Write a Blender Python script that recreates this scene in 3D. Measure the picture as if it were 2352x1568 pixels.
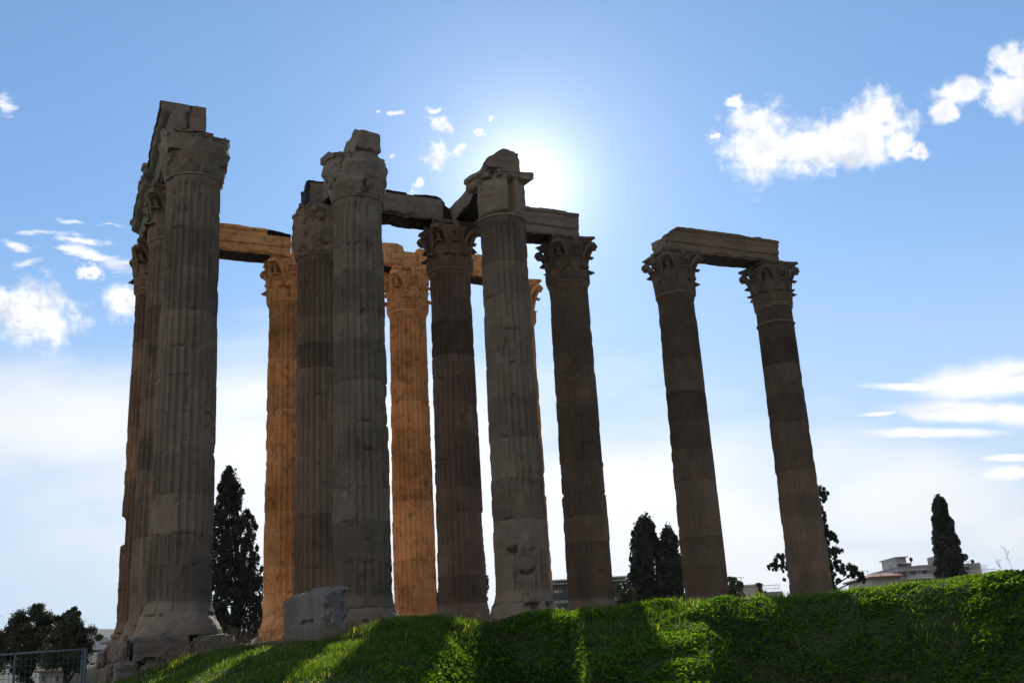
import bpy, math, random
import numpy as np
from mathutils import Matrix, Vector

# ------------------------------------------------------------------ camera
sc = bpy.context.scene
for o in list(bpy.data.objects): bpy.data.objects.remove(o)
C = sc.collection
FPX, PITCH, ROLL = 2406.57, 0.29439847, -0.05711038       # focal length in 1/2352 of the picture width
CAMZ = 1.7
def cam_axes(p, r):
    cp, sp, c, s = math.cos(p), math.sin(p), math.cos(r), math.sin(r)
    fwd = np.array([0, cp, sp]); up = np.array([0, -sp, cp]); rt = np.array([1., 0, 0])
    return rt*c+up*s, -rt*s+up*c, fwd
RX, RY, RZ = cam_axes(PITCH, ROLL)
cam = bpy.data.cameras.new('camera'); camo = bpy.data.objects.new('camera', cam); C.objects.link(camo)
cam.sensor_width = 36; cam.lens = FPX/2352*36; cam.clip_start = .1; cam.clip_end = 9000
camo.matrix_world = Matrix(((RX[0], RY[0], -RZ[0], 0), (RX[1], RY[1], -RZ[1], 0), (RX[2], RY[2], -RZ[2], CAMZ), (0, 0, 0, 1)))
sc.camera = camo
def ray(px, py):
    d = RX*(px-1176)+RY*(784-py)+RZ*FPX
    return d/np.linalg.norm(d)
def at(px, py, dist):                                       # point seen at (px,py), dist = horizontal distance along +Y
    d = ray(px, py); return np.array([0, 0, CAMZ])+d*(dist/d[1])

# ------------------------------------------------------------------ light
SUN = ray(1208, 424)
SUN_EL = math.asin(SUN[2]); SUN_AZ = math.atan2(SUN[0], SUN[1])
sd = bpy.data.lights.new('sun', 'SUN'); so = bpy.data.objects.new('sun', sd); C.objects.link(so)
sd.energy = 5.0; sd.angle = math.radians(.53); sd.color = (1, .93, .82)
so.rotation_euler = Vector(SUN).to_track_quat('Z', 'Y').to_euler(); so.location = (0, 0, 60)
sc.view_settings.view_transform = 'Standard'; sc.view_settings.look = 'None'
sc.view_settings.exposure = 0.0; sc.view_settings.gamma = 1
sc.cycles.max_bounces = 8; sc.cycles.diffuse_bounces = 5; sc.cycles.transmission_bounces = 5; sc.cycles.transparent_max_bounces = 8

class NT:                                                   # tiny node helper
    def __init__(s, tree): s.t = tree; s.n = tree.nodes; s.l = tree.links; s.n.clear()
    def new(s, typ, **k):
        n = s.n.new(typ)
        for a, v in k.items(): setattr(n, a, v)
        return n
    def put(s, sock, v):
        if v is None: return
        if hasattr(v, 'links') or isinstance(v, bpy.types.NodeSocket): s.l.new(v, sock)
        else: sock.default_value = v
    def m(s, op, a, b=None, c=None, clamp=False):
        n = s.new('ShaderNodeMath', operation=op, use_clamp=clamp)
        for i, v in enumerate((a, b, c)): s.put(n.inputs[i], v)
        return n.outputs[0]
    def vm(s, op, a, b=None, out=0):
        n = s.new('ShaderNodeVectorMath', operation=op)
        s.put(n.inputs[0], a); s.put(n.inputs[1], b)
        return n.outputs[out]
    def sstep(s, x, a, b, lo=0., hi=1.):
        n = s.new('ShaderNodeMapRange', interpolation_type='SMOOTHSTEP'); n.clamp = True
        for i, v in enumerate((x, a, b, lo, hi)): s.put(n.inputs[i], v)
        return n.outputs[0]
    def noise(s, vec, scale, detail=4, rough=.55, dist=0., out='Fac'):
        n = s.new('ShaderNodeTexNoise'); s.put(n.inputs['Vector'], vec)
        n.inputs['Scale'].default_value = scale; n.inputs['Detail'].default_value = detail
        n.inputs['Roughness'].default_value = rough; n.inputs['Distortion'].default_value = dist
        return n.outputs[out]
    def mix(s, f, a, b, typ='MIX'):
        n = s.new('ShaderNodeMix', data_type='RGBA', blend_type=typ)
        s.put(n.inputs[0], f)
        for i, v in ((6, a), (7, b)):
            if isinstance(v, tuple) and len(v) == 3: v = (*v, 1)
            s.put(n.inputs[i], v)
        return n.outputs[2]
    def mapping(s, vec, loc=(0, 0, 0), rot=(0, 0, 0), scale=(1, 1, 1), typ='POINT'):
        n = s.new('ShaderNodeMapping', vector_type=typ); s.put(n.inputs[0], vec)
        n.inputs[1].default_value = loc; n.inputs[2].default_value = rot; n.inputs[3].default_value = scale
        return n.outputs[0]

def build_world():
    w = bpy.data.worlds.new('World'); sc.world = w; w.use_nodes = True
    t = NT(w.node_tree)
    sky = t.new('ShaderNodeTexSky', sky_type='NISHITA'); sky.sun_disc = False
    sky.sun_elevation = SUN_EL; sky.sun_rotation = SUN_AZ
    sky.altitude = 100; sky.air_density = 1.1; sky.dust_density = .05; sky.ozone_density = 3.4
    d = t.new('ShaderNodeTexCoord').outputs['Generated']
    d = t.vm('NORMALIZE', d)
    se = t.new('ShaderNodeSeparateXYZ'); t.l.new(d, se.inputs[0]); ce = t.new('ShaderNodeCombineXYZ')
    t.l.new(se.outputs[0], ce.inputs[0]); t.l.new(se.outputs[1], ce.inputs[1])
    t.l.new(t.m('ADD', t.m('MULTIPLY', t.m('MAXIMUM', se.outputs[2], 0.), .8), .17), ce.inputs[2]); t.l.new(t.vm('NORMALIZE', ce.outputs[0]), sky.inputs[0])
    dx, dy, dz = (t.vm('DOT_PRODUCT', d, tuple(v), 1) for v in (RX, RY, RZ))
    front = t.m('MAXIMUM', dz, .08)
    k = FPX/1000
    X = t.m('ADD', t.m('MULTIPLY', t.m('DIVIDE', dx, front), k), 1.176)
    Y = t.m('SUBTRACT', .784, t.m('MULTIPLY', t.m('DIVIDE', dy, front), k))
    cmb = t.new('ShaderNodeCombineXYZ'); t.l.new(X, cmb.inputs[0]); t.l.new(Y, cmb.inputs[1])
    P = cmb.outputs[0]
    def field(blobs, Pv):
        acc = None
        for b in blobs:
            x, y, rx, ry = b[:4]; rot = b[4] if len(b) > 4 else 0
            v = t.mapping(Pv, (x/1000, y/1000, 0), (0, 0, math.radians(rot)), (rx/1000, ry/1000, 1), 'TEXTURE')
            ln = t.vm('LENGTH', v, None, 1)
            v = t.m('SUBTRACT', 1.0 if len(b) < 6 else b[5], ln)
            acc = v if acc is None else t.m('MAXIMUM', acc, v)
        return acc
    # heaps
    n1 = t.noise(P, 9, 8, .62); wv = t.noise(P, 16, 3, .5, out='Color')
    Pw = t.vm('ADD', P, t.vm('SCALE', t.vm('SUBTRACT', wv, (.5, .5, .5)), None))
    Pw.node.inputs[1].links[0].from_node.inputs[3].default_value = .05
    heaps = [(1745, 325, 100, 100), (1725, 285, 66, 56), (1870, 345, 140, 80, -6), (1985, 312, 130, 76, -14), (2030, 255, 56, 72, -10), (2062, 330, 50, 40),
             (2172, 250, 48, 32, -35), (2215, 210, 80, 33, -8), (2320, 215, 76, 64), (2330, 150, 62, 54, 25), (2330, 200, 66, 50),
             (90, 722, 128, 84, 6), (10, 690, 58, 38), (285, 692, 52, 52), ]
    bits = [(1012, 281, 34, 21, 8), (1000, 250, 16, 9), (1001, 357, 31, 42), (1049, 346, 19, 16, -30), (955, 424, 17, 25, 20), (1106, 312, 16, 14), (914, 261, 21, 8, -10), (1130, 274, 12, 6), (868, 260, 10, 5), (905, 358, 9, 6), (1640, 318, 12, 8), (205, 624, 38, 22, 25), (1690, 236, 32, 17, 10), (2108, 345, 30, 24)]
    hf = field(heaps, Pw)
    n2 = t.noise(P, 34, 5, .6)
    hd = t.m('ADD', t.m('MULTIPLY', hf, 1.15), t.m('ADD', t.m('MULTIPLY', t.m('SUBTRACT', n1, .5), 2.0), t.m('MULTIPLY', t.m('SUBTRACT', n2, .5), 1.15)))
    n5 = t.noise(P, 70, 4, .6)
    bd = t.m('ADD', t.m('MULTIPLY', field(bits, Pw), 1.1), t.m('ADD', t.m('MULTIPLY', t.m('SUBTRACT', n2, .5), 2.6), t.m('MULTIPLY', t.m('SUBTRACT', n5, .5), 1.5)))
    heap = t.m('MAXIMUM', t.sstep(hd, -.10, .72), t.sstep(bd, -.05, .9))
    shade = t.m('MULTIPLY', t.sstep(t.noise(P, 13, 6, .62), .42, .64), t.sstep(Y, .30, .40, .6, 1.))
    # long streaks and lens clouds
    Ps = t.mapping(P, (0, 0, 0), (0, 0, math.radians(-6)), (.35, 1.6, 1)); n3 = t.noise(Ps, 9, 6, .55)
    lens = [(2270, 876, 225, 54, -4), (2350, 868, 170, 56, 0), (2110, 888, 150, 13, 2), (2215, 948, 200, 34, 2), (2340, 950, 170, 38), (2145, 994, 195, 16, 0), (2315, 1085, 85, 22, -4),
            (2320, 1052, 85, 11, -3), (2020, 950, 60, 7, -6, .9)]
    wisps = [(205, 582, 105, 18, 17), (275, 606, 60, 22, 12), (33, 562, 45, 13, 12), (168, 508, 38, 9, 5), (190, 553, 75, 8, 8), (60, 604, 50, 12, -14, .8), (12, 240, 30, 44, -20, .75), (110, 535, 90, 8, 4, .9), (240, 520, 60, 6, 6, .8), (1700, 560, 60, 5, 0, .2)]
    lf = field(lens, t.vm('ADD', P, t.vm('MULTIPLY', t.vm('SUBTRACT', wv, (.5, .5, .5)), (.03, .012, 0))))
    ld = t.m('ADD', lf, t.m('MULTIPLY', t.m('SUBTRACT', n3, .5), 1.1)); ld = t.m('ADD', ld, t.m('MULTIPLY', t.m('SUBTRACT', n1, .5), .7))
    n6 = t.noise(t.mapping(P, (0, 0, 0), (0, 0, math.radians(-14)), (.5, 1.5, 1)), 26, 6, .62)
    wd = t.m('ADD', field(wisps, t.vm('ADD', P, t.vm('MULTIPLY', t.vm('SUBTRACT', wv, (.5, .5, .5)), (.05, .03, 0)))), t.m('MULTIPLY', t.m('SUBTRACT', n6, .5), 2.6))
    lensd = t.m('MAXIMUM', t.sstep(ld, .0, .62), t.m('MULTIPLY', t.sstep(wd, -.05, .95), .92))
    # low veil
    veil = [(150, 985, 560, 190, 2, 1.0), (800, 1130, 700, 330, 0, 1.25), (1400, 1260, 760, 280, 0, 1.35), (2050, 1170, 400, 150, -8, 1.1), (2330, 1235, 260, 85, -5, .95), (1900, 1290, 700, 90, 0, 1.0)]
    n4 = t.noise(t.mapping(P, (3, 1, 0), (0, 0, math.radians(-5)), (.8, 2.0, 1)), 3.0, 5, .5)
    vd = t.m('ADD', field(veil, P), t.m('MULTIPLY', t.m('SUBTRACT', n4, .5), 1.3))
    veild = t.m('MULTIPLY', t.sstep(vd, -.22, .95), .97)
    back = t.sstep(dz, .08, .3)
    # aureole of the hidden sun
    ca = t.vm('DOT_PRODUCT', d, tuple(SUN), 1)
    ang = t.m('ARCCOSINE', t.m('MINIMUM', ca, .999999))
    def ex(a, s, p=1.): return t.m('MULTIPLY', t.m('EXPONENT', t.m('MULTIPLY', t.m('POWER', t.m('DIVIDE', ang, s), p), -1.)), a)
    glow = t.m('ADD', ex(1.2, .035, 1.15), t.m('ADD', ex(.28, .100, 1.3), ex(.06, .24, 1.2)))
    base = t.new('ShaderNodeVectorMath', operation='SCALE'); t.l.new(sky.outputs[0], base.inputs[0]); base.inputs[3].default_value = SKY_K*SKY_S
    bc = t.vm('MULTIPLY', base.outputs[0], SKY_TINT)
    gl = t.new('ShaderNodeCombineXYZ')
    for i, kk in enumerate((1.0, .92, .74)): t.l.new(t.m('MULTIPLY', glow, kk), gl.inputs[i])
    bc = t.vm('ADD', bc, gl.outputs[0])
    bc = t.mix(t.sstep(se.outputs[2], .42, .02, 0., .85), bc, (.66, .80, .93))
    vcol = t.mix(t.sstep(ang, .72, .24), (.86, .895, .935), (1.12, 1.12, 1.12))
    c = t.mix(t.m('MULTIPLY', veild, back), bc, vcol)
    lcol = t.mix(t.sstep(n3, .50, .68), (1.1, 1.1, 1.12), (.80, .84, .90))
    c = t.mix(t.m('MULTIPLY', lensd, back), c, lcol)
    hcol = t.mix(shade, (1.15, 1.15, 1.17), (.74, .79, .88))
    c = t.mix(t.m('MULTIPLY', heap, back), c, hcol)
    nb = t.noise(d, 2.6, 6, .6)
    bcl = t.m('MULTIPLY', t.sstep(nb, .34, .60), t.sstep(dz, .22, -.15))  # unseen clouds behind the camera, added as neutral fill on the columns
    side = t.sstep(dx, .55, -.85, .30, 1.75); bcol = t.new('ShaderNodeVectorMath', operation='SCALE'); bcol.inputs[0].default_value = (.60, .545, .47); t.l.new(side, bcol.inputs[3])  # added clouds made brighter on the left so the flutes read
    c = t.mix(bcl, c, bcol.outputs[0])
    fin = t.new('ShaderNodeVectorMath', operation='SCALE'); t.l.new(c, fin.inputs[0]); fin.inputs[3].default_value = 1/SKY_S
    bg = t.new('ShaderNodeBackground'); t.l.new(fin.outputs[0], bg.inputs[0]); bg.inputs[1].default_value = SKY_S
    o = t.new('ShaderNodeOutputWorld'); t.l.new(bg.outputs[0], o.inputs[0])
    w.cycles.sampling_method = 'MANUAL'; w.cycles.sample_map_resolution = 1024
SKY_S = .1            # background strength; the colours below are divided by it so that the clouds sit beside the physical sky
SKY_K = 1.0
SKY_TINT = (1.25, 1.46, 1.55)

build_world()

# ------------------------------------------------------------------ helpers
def _h(ix, iy, iz, s):
    n = (ix.astype(np.int64)*73856093) ^ (iy.astype(np.int64)*19349663) ^ (iz.astype(np.int64)*83492791) ^ (int(s)*2654435761)
    n = (n ^ (n >> 13))*1274126177 & 0x7fffffff
    n = (n ^ (n >> 15))*668265263 & 0x7fffffff
    return ((n ^ (n >> 12)) & 0xfffff)/1048575.
def vnoise(P, s=0):
    P = np.asarray(P, float); i = np.floor(P).astype(np.int64); f = P-i; f = f*f*(3-2*f); r = 0
    for a in (0, 1):
        wa = f[..., 0] if a else 1-f[..., 0]
        for b in (0, 1):
            wb = f[..., 1] if b else 1-f[..., 1]
            for c in (0, 1):
                wc = f[..., 2] if c else 1-f[..., 2]
                r = r+wa*wb*wc*_h(i[..., 0]+a, i[..., 1]+b, i[..., 2]+c, s)
    return r
def fbm(P, s=0, o=4, g=.5):
    P = np.asarray(P, float); r = 0; a = 1.; t = 0
    for k in range(o): r = r+a*vnoise(P*2.**k+k*7.3, s+k); t += a; a *= g
    return r/t
def sst(x, a, b):
    t = np.clip((x-a)/(b-a), 0, 1); return t*t*(3-2*t)
def mesh(name, V, F, mat, parent=None, smooth=True, attrs=None, loc=None, color=None):
    me = bpy.data.meshes.new(name); V = np.ascontiguousarray(V, dtype=np.float32)
    if isinstance(F, np.ndarray): lens = np.full(len(F), F.shape[1], np.int32); flat = F.reshape(-1).astype(np.int32)
    else:
        lens = np.array([len(f) for f in F], np.int32); flat = np.concatenate([np.asarray(f, np.int32) for f in F])
    me.vertices.add(len(V)); me.vertices.foreach_set('co', V.reshape(-1))
    me.loops.add(len(flat)); me.loops.foreach_set('vertex_index', flat)
    me.polygons.add(len(lens)); st = np.zeros(len(lens), np.int32); st[1:] = np.cumsum(lens)[:-1]
    me.polygons.foreach_set('loop_start', st); me.polygons.foreach_set('loop_total', lens)
    me.polygons.foreach_set('use_smooth', np.full(len(lens), bool(smooth)))
    for k, v in (attrs or {}).items():
        a = me.attributes.new(k, 'FLOAT', 'POINT'); a.data.foreach_set('value', np.asarray(v, np.float32))
    me.update(calc_edges=True); me.validate()
    if mat: me.materials.append(mat)
    return link(name, me, parent, loc, color)
def link(name, me, parent=None, loc=None, color=None):
    o = bpy.data.objects.new(name, me); C.objects.link(o)
    if parent: o.parent = parent
    if loc is not None: o.location = loc
    if color: o.color = (*color, 1)
    return o
def thing(name, label, cat, loc=(0, 0, 0), rz=0, group=None):
    o = bpy.data.objects.new(name, None); C.objects.link(o); o.location = loc; o.rotation_euler = (0, 0, rz); o.empty_display_size = .3
    return tag(o, label, cat, group)
def tag(o, label=None, cat=None, group=None, kind=None):
    if label: o['label'] = label
    if cat: o['category'] = cat
    if group: o['group'] = group
    if kind: o['kind'] = kind
    return o
class MB:                                                   # collects pieces of one mesh
    def __init__(s): s.V = []; s.F = []; s.n = 0
    def add(s, V, F):
        V = np.asarray(V, float).reshape(-1, 3); s.V.append(V)
        s.F += [[int(i)+s.n for i in f] for f in F]; s.n += len(V); return s
    def box(s, a, b, M=None):
        (x0, y0, z0), (x1, y1, z1) = a, b
        V = np.array([(x0, y0, z0), (x1, y0, z0), (x1, y1, z0), (x0, y1, z0), (x0, y0, z1), (x1, y0, z1), (x1, y1, z1), (x0, y1, z1)], float)
        return s.add(V, [(0, 3, 2, 1), (4, 5, 6, 7), (0, 1, 5, 4), (1, 2, 6, 5), (2, 3, 7, 6), (3, 0, 4, 7)])
    def tube(s, path, rad, n=6, flat=1.0, side=None):
        P = np.array(path, float); R = np.broadcast_to(np.asarray(rad, float), (len(P),))
        T = np.gradient(P, axis=0); T /= np.linalg.norm(T, axis=1)[:, None]+1e-9
        ref = np.array(side if side is not None else (0.31, .17, .93), float); V = []
        for p, t, r in zip(P, T, R):
            a = np.cross(t, ref); a /= np.linalg.norm(a)+1e-9; b = np.cross(t, a)
            for k in range(n):
                w = 2*math.pi*k/n; V.append(p+r*(a*math.cos(w)*flat+b*math.sin(w)))
        F = []
        for i in range(len(P)-1):
            for k in range(n):
                F.append((i*n+k, i*n+(k+1) % n, (i+1)*n+(k+1) % n, (i+1)*n+k))
        F.append(tuple(range(n))[::-1]); F.append(tuple((len(P)-1)*n+k for k in range(n)))
        return s.add(V, F)
    def out(s, name, mat, parent=None, smooth=False, **k):
        return mesh(name, np.concatenate(s.V), s.F, mat, parent, smooth, **k)

# ------------------------------------------------------------------ materials
def mat(name):
    m = bpy.data.materials.new(name); m.use_nodes = True; return m, NT(m.node_tree)
def finish(t, col, rough, height=None, bump=.3, dist=.02, spec=.3, extra=None):
    p = t.new('ShaderNodeBsdfPrincipled'); t.put(p.inputs['Base Color'], col if not isinstance(col, tuple) else (*col, 1)); t.put(p.inputs['Roughness'], rough)
    p.inputs['Specular IOR Level'].default_value = spec
    if height is not None:
        b = t.new('ShaderNodeBump'); b.inputs['Strength'].default_value = bump; b.inputs['Distance'].default_value = dist
        t.l.new(height, b.inputs['Height']); t.l.new(b.outputs[0], p.inputs['Normal'])
    o = t.new('ShaderNodeOutputMaterial'); t.l.new((extra(p) if extra else p).outputs[0], o.inputs[0]); return p
def stone_mat(name, c1, c2, warm, soot=0.):
    m, t = mat(name)
    ob = t.new('ShaderNodeTexCoord').outputs['Object']; info = t.new('ShaderNodeObjectInfo')
    off = t.new('ShaderNodeCombineXYZ')
    for i, k in enumerate((37., 11., 23.)): t.l.new(t.m('MULTIPLY', info.outputs['Random'], k), off.inputs[i])
    P = t.vm('ADD', ob, off.outputs[0])
    big = t.noise(t.mapping(P, scale=(1, 1, .55)), .8, 5, .6); mid = t.noise(P, 3.4, 6, .62)
    fine = t.noise(P, 26, 5, .65); stre = t.noise(t.mapping(P, scale=(7, 7, .35)), 1., 5, .6, .4)
    c = t.mix(t.sstep(big, .35, .65), c1, c2)
    c = t.mix(t.m('MULTIPLY', t.sstep(mid, .45, .7), .55), c, warm)
    c = t.mix(t.m('MULTIPLY', t.sstep(stre, .54, .78), .28), c, (.075, .062, .055))
    c = t.mix(t.m('MULTIPLY', t.sstep(t.noise(P, 1.9, 7, .68, .6), .56, .68), .5), c, (.36, .33, .29))
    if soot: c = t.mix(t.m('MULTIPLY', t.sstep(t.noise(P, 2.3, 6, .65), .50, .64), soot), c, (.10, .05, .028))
    # cracks
    vo = t.new('ShaderNodeTexVoronoi', feature='DISTANCE_TO_EDGE'); vo.inputs['Scale'].default_value = .85
    t.l.new(t.vm('ADD', P, t.vm('SCALE', t.noise(P, 2.2, 5, .6, out='Color'))), vo.inputs['Vector'])
    vo.inputs['Vector'].links[0].from_node.inputs[1].links[0].from_node.inputs[3].default_value = .9
    ck = t.m('MULTIPLY', t.sstep(vo.outputs['Distance'], .012, .003), t.sstep(t.noise(P, .6, 2), .5, .6))
    c = t.mix(t.m('MULTIPLY', ck, .55), c, (.03, .026, .022))
    tone = t.new('ShaderNodeAttribute', attribute_name='tone').outputs['Fac']
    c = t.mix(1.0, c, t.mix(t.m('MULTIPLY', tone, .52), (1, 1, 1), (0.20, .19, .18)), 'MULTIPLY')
    crust_shade = t.new('ShaderNodeAttribute', attribute_name='crust_shade').outputs['Fac']
    cr = t.sstep(t.m('ADD', crust_shade, t.m('MULTIPLY', t.m('SUBTRACT', t.noise(P, 5, 5, .7), .5), 1.5)), .4, .6)
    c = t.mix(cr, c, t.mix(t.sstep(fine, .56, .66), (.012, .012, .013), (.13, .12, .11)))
    c = t.mix(1.0, c, info.outputs['Color'], 'MULTIPLY')
    h = t.m('ADD', t.m('MULTIPLY', fine, .5), t.m('SUBTRACT', t.m('MULTIPLY', mid, 1.3), t.m('MULTIPLY', ck, 1.5)))
    finish(t, c, t.m('ADD', .72, t.m('MULTIPLY', mid, .2)), h, .55, .035, .25)
    return m
M_STONE = stone_mat('weathered_marble', (.275, .225, .18), (.20, .172, .145), (.30, .22, .155))
M_BOUNCE = stone_mat('ochre_bounce_marble', (.86, .445, .19), (.70, .34, .135), (.88, .54, .27), soot=.42)  # honey patina plus bounced sunlight from neighbouring stones, painted into the rear row
M_GREY = stone_mat('grey_marble', (.26, .25, .25), (.18, .18, .185), (.30, .29, .27))
M_BASE = stone_mat('foundation_stone', (.25, .20, .155), (.17, .155, .145), (.30, .23, .17))
def plain(name, col, rough=.8, spec=.3, metal=0., var=0., sc_=3.):
    m, t = mat(name)
    c = col
    if var:
        P = t.new('ShaderNodeTexCoord').outputs['Object']
        c = t.mix(t.noise(P, sc_, 5, .6), tuple(x*(1-var) for x in col), tuple(min(1, x*(1+var)) for x in col))
    p = finish(t, c, rough, None, spec=spec); p.inputs['Metallic'].default_value = metal
    return m
def leaf_mat(name, c1, c2, trans, sc_=.6, tcol=None, rough=.55, straw=0.):
    m, t = mat(name)
    P = t.new('ShaderNodeTexCoord').outputs['Object']
    rnd = t.new('ShaderNodeAttribute', attribute_name='tone').outputs['Fac']
    f = t.m('ADD', t.m('MULTIPLY', t.noise(P, sc_, 4, .6), .6), t.m('MULTIPLY', rnd, .5), clamp=True)
    c = t.mix(t.sstep(f, .25, .85), c1, c2)
    if straw: c = t.mix(t.m('GREATER_THAN', rnd, straw), c, (.17, .13, .07))
    tr = t.new('ShaderNodeBsdfTranslucent'); t.l.new(t.mix(1.0, c, tcol or (1.6, 1.5, .5), 'MULTIPLY'), tr.inputs[0])
    def ex(p):
        s = t.new('ShaderNodeMixShader'); s.inputs[0].default_value = trans
        t.l.new(p.outputs[0], s.inputs[1]); t.l.new(tr.outputs[0], s.inputs[2]); return s
    finish(t, c, rough, None, spec=.35, extra=ex)
    return m
M_CYP = leaf_mat('cypress_foliage', (.010, .016, .010), (.026, .036, .018), .12)
M_OLIVE = leaf_mat('olive_foliage', (.045, .06, .035), (.12, .135, .085), .22, 1.2)
M_BUSH = leaf_mat('shrub_foliage', (.03, .045, .02), (.08, .10, .05), .2, 1.2)
M_BARK = plain('bark', (.03, .024, .02), .9, var=.5, sc_=6)
M_MALLOW = leaf_mat('mallow_leaves', (.013, .028, .009), (.052, .080, .018), .68, .5, (5.4, 6.4, .7), .6)
M_GRASS = leaf_mat('grass_blades', (.016, .028, .010), (.055, .075, .024), .56, .5, (5.0, 5.8, .8), .6, straw=.95)
M_DRY = leaf_mat('dry_stalks', (.26, .21, .13), (.42, .35, .22), .3, 2., (1.2, 1.1, .9))
M_STEEL = plain('galvanised_steel', (.10, .12, .145), .55, .4, .3, .2)
def soil_mat():
    m, t = mat('ground_soil'); P = t.new('ShaderNodeTexCoord').outputs['Object']
    n = t.noise(P, .35, 6, .6); f = t.noise(P, 7, 6, .65)
    c = t.mix(t.sstep(n, .4, .6), (.030, .052, .014), (.05, .06, .025))
    c = t.mix(t.m('MULTIPLY', t.sstep(f, .5, .7), .5), c, (.10, .085, .055))
    far = t.new('ShaderNodeAttribute', attribute_name='tone').outputs['Fac']
    c = t.mix(far, c, t.mix(f, (.27, .215, .14), (.38, .30, .20)))
    finish(t, c, .95, f, .6, .05, .15); return m
M_SOIL = soil_mat()

# ------------------------------------------------------------------ temple grid
TH = 0.43387928; SP = 5.5; A0 = np.array([-10.07889748, 31.10696395]); FLOOR = CAMZ+1.15
UA = np.array([math.cos(TH), math.sin(TH)]); UB = np.array([-math.sin(TH), math.cos(TH)])
def gp(u, v, du=0., dv=0.): return A0+UA*(u*SP+du)+UB*(v*SP+dv)
H_RING = CAMZ+15.4155-FLOOR; H_CAP = 2.05; H_TOP = H_RING+H_CAP      # neck ring and capital top above the floor

# ------------------------------------------------------------------ terrain
def horizon_y(px): return 1514-.0571*(px-1176)
CREST = np.array([(-900, 1640, 24), (0, 1604, 26), (240, 1572, 27.5), (330, 1544, 27.8), (420, 1512, 28), (500, 1485, 28), (600, 1479, 27), (700, 1469, 26.2), (800, 1457, 26), (850, 1442, 26.5),
    (920, 1423, 27), (1000, 1413, 27.5), (1060, 1420, 28.5), (1130, 1424, 29), (1200, 1410, 29), (1300, 1399, 29.5), (1400, 1389, 30), (1480, 1379, 30), (1560, 1372, 29), (1700, 1365, 28.5),
    (1900, 1355, 28), (2000, 1339, 27), (2100, 1327, 26.5), (2200, 1322, 26), (2352, 1316, 25), (2700, 1310, 24), (3600, 1330, 22)], float)
CREST[:, 1] += np.interp(CREST[:, 0], [0, 600, 1000, 1400, 2400], [6, 8, 9, 11, 13])
_az = []; _D = []; _z = []
for px, py, D in CREST:
    d = ray(px, py); hh = math.hypot(d[0], d[1]); _az.append(math.atan2(d[0], d[1])); rho = D/math.cos(_az[-1]) if abs(_az[-1]) < 1.2 else D*1.5
    _D.append(rho); _z.append(CAMZ+rho*d[2]/hh)
_az = np.array(_az); _D = np.array(_D); _z = np.array(_z)
_S = np.array([(-400, .12, 0), (400, .12, 0), (700, .16, .5), (950, .24, 1), (1130, .52, 1), (1300, .54, 1), (1340, .30, 1), (1450, .26, 1), (1620, .26, 1), (1700, .62, 1), (2110, .62, 1), (2230, .60, 1), (2600, .60, 1), (3600, .3, 1)], float)
_saz = np.array([math.atan2(*ray(p, 1450)[:2]) for p in _S[:, 0]]); _ssl = _S[:, 1]; _sw = _S[:, 2]
def crest_at(az): return np.interp(az, _az, _D), np.interp(az, _az, _z)
def ground_z(x, y, rough=True):
    x = np.asarray(x, float); y = np.asarray(y, float)
    rho = np.hypot(x, y); az = np.arctan2(x, y); Dc, zc = crest_at(az)
    s = (x-A0[0])*UA[0]+(y-A0[1])*UA[1]
    low = 1.25-sst(-s, 2, 22)*1.15-sst(rho, 70, 260)*6.0
    plat = FLOOR-.13-sst(rho, 75, 260)*9.
    beyond = low+(plat-low)*sst(s, -1.5, -.7)
    k = np.clip((rho-3.)/(Dc-3.), 0, 1); gentle = zc*(k**1.35)
    sl = np.interp(az, _saz, _ssl); q = np.clip(Dc-rho, 0, None); rw = 1.6-1.15*sst(az, _saz[6]+.01, _saz[7])*(1-sst(az, _saz[8], _saz[9])); drop = np.where(q < rw, q*q/(2*rw), q-rw/2)*sl
    steep = np.maximum(zc-drop, zc*.10*k)
    w = np.interp(az, _saz, _sw); near = gentle*(1-w)+steep*w
    b = sst(rho, Dc, Dc+4.5)
    z = near*(1-b)+np.minimum(beyond, zc+.02*(rho-Dc)+.0)*b
    z = z*(1-sst(rho, Dc+4, Dc+9))+beyond*sst(rho, Dc+4, Dc+9)
    back = sst(np.abs(az), 1.3, 1.9); z = z*(1-back)
    if rough:
        P = np.stack([x, y, 0*x], -1)
        env = sst(rho, 2, 8)*(1-sst(rho, 40, 60))*(1-sst(rho, Dc+1, Dc+5)*.8)
        z = z+env*((fbm(P*.45, 3, 3)-.5)*.34*(1-.5*sst(rho, Dc-5, Dc))+(fbm(P*1.8, 9, 3)-.5)*.13)
        z = z+sst(rho, 900, 2200)*(.35+fbm(P*.0011+5, 40, 4))*110*sst(np.abs(az+.36), .5, .0)
    return z
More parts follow.
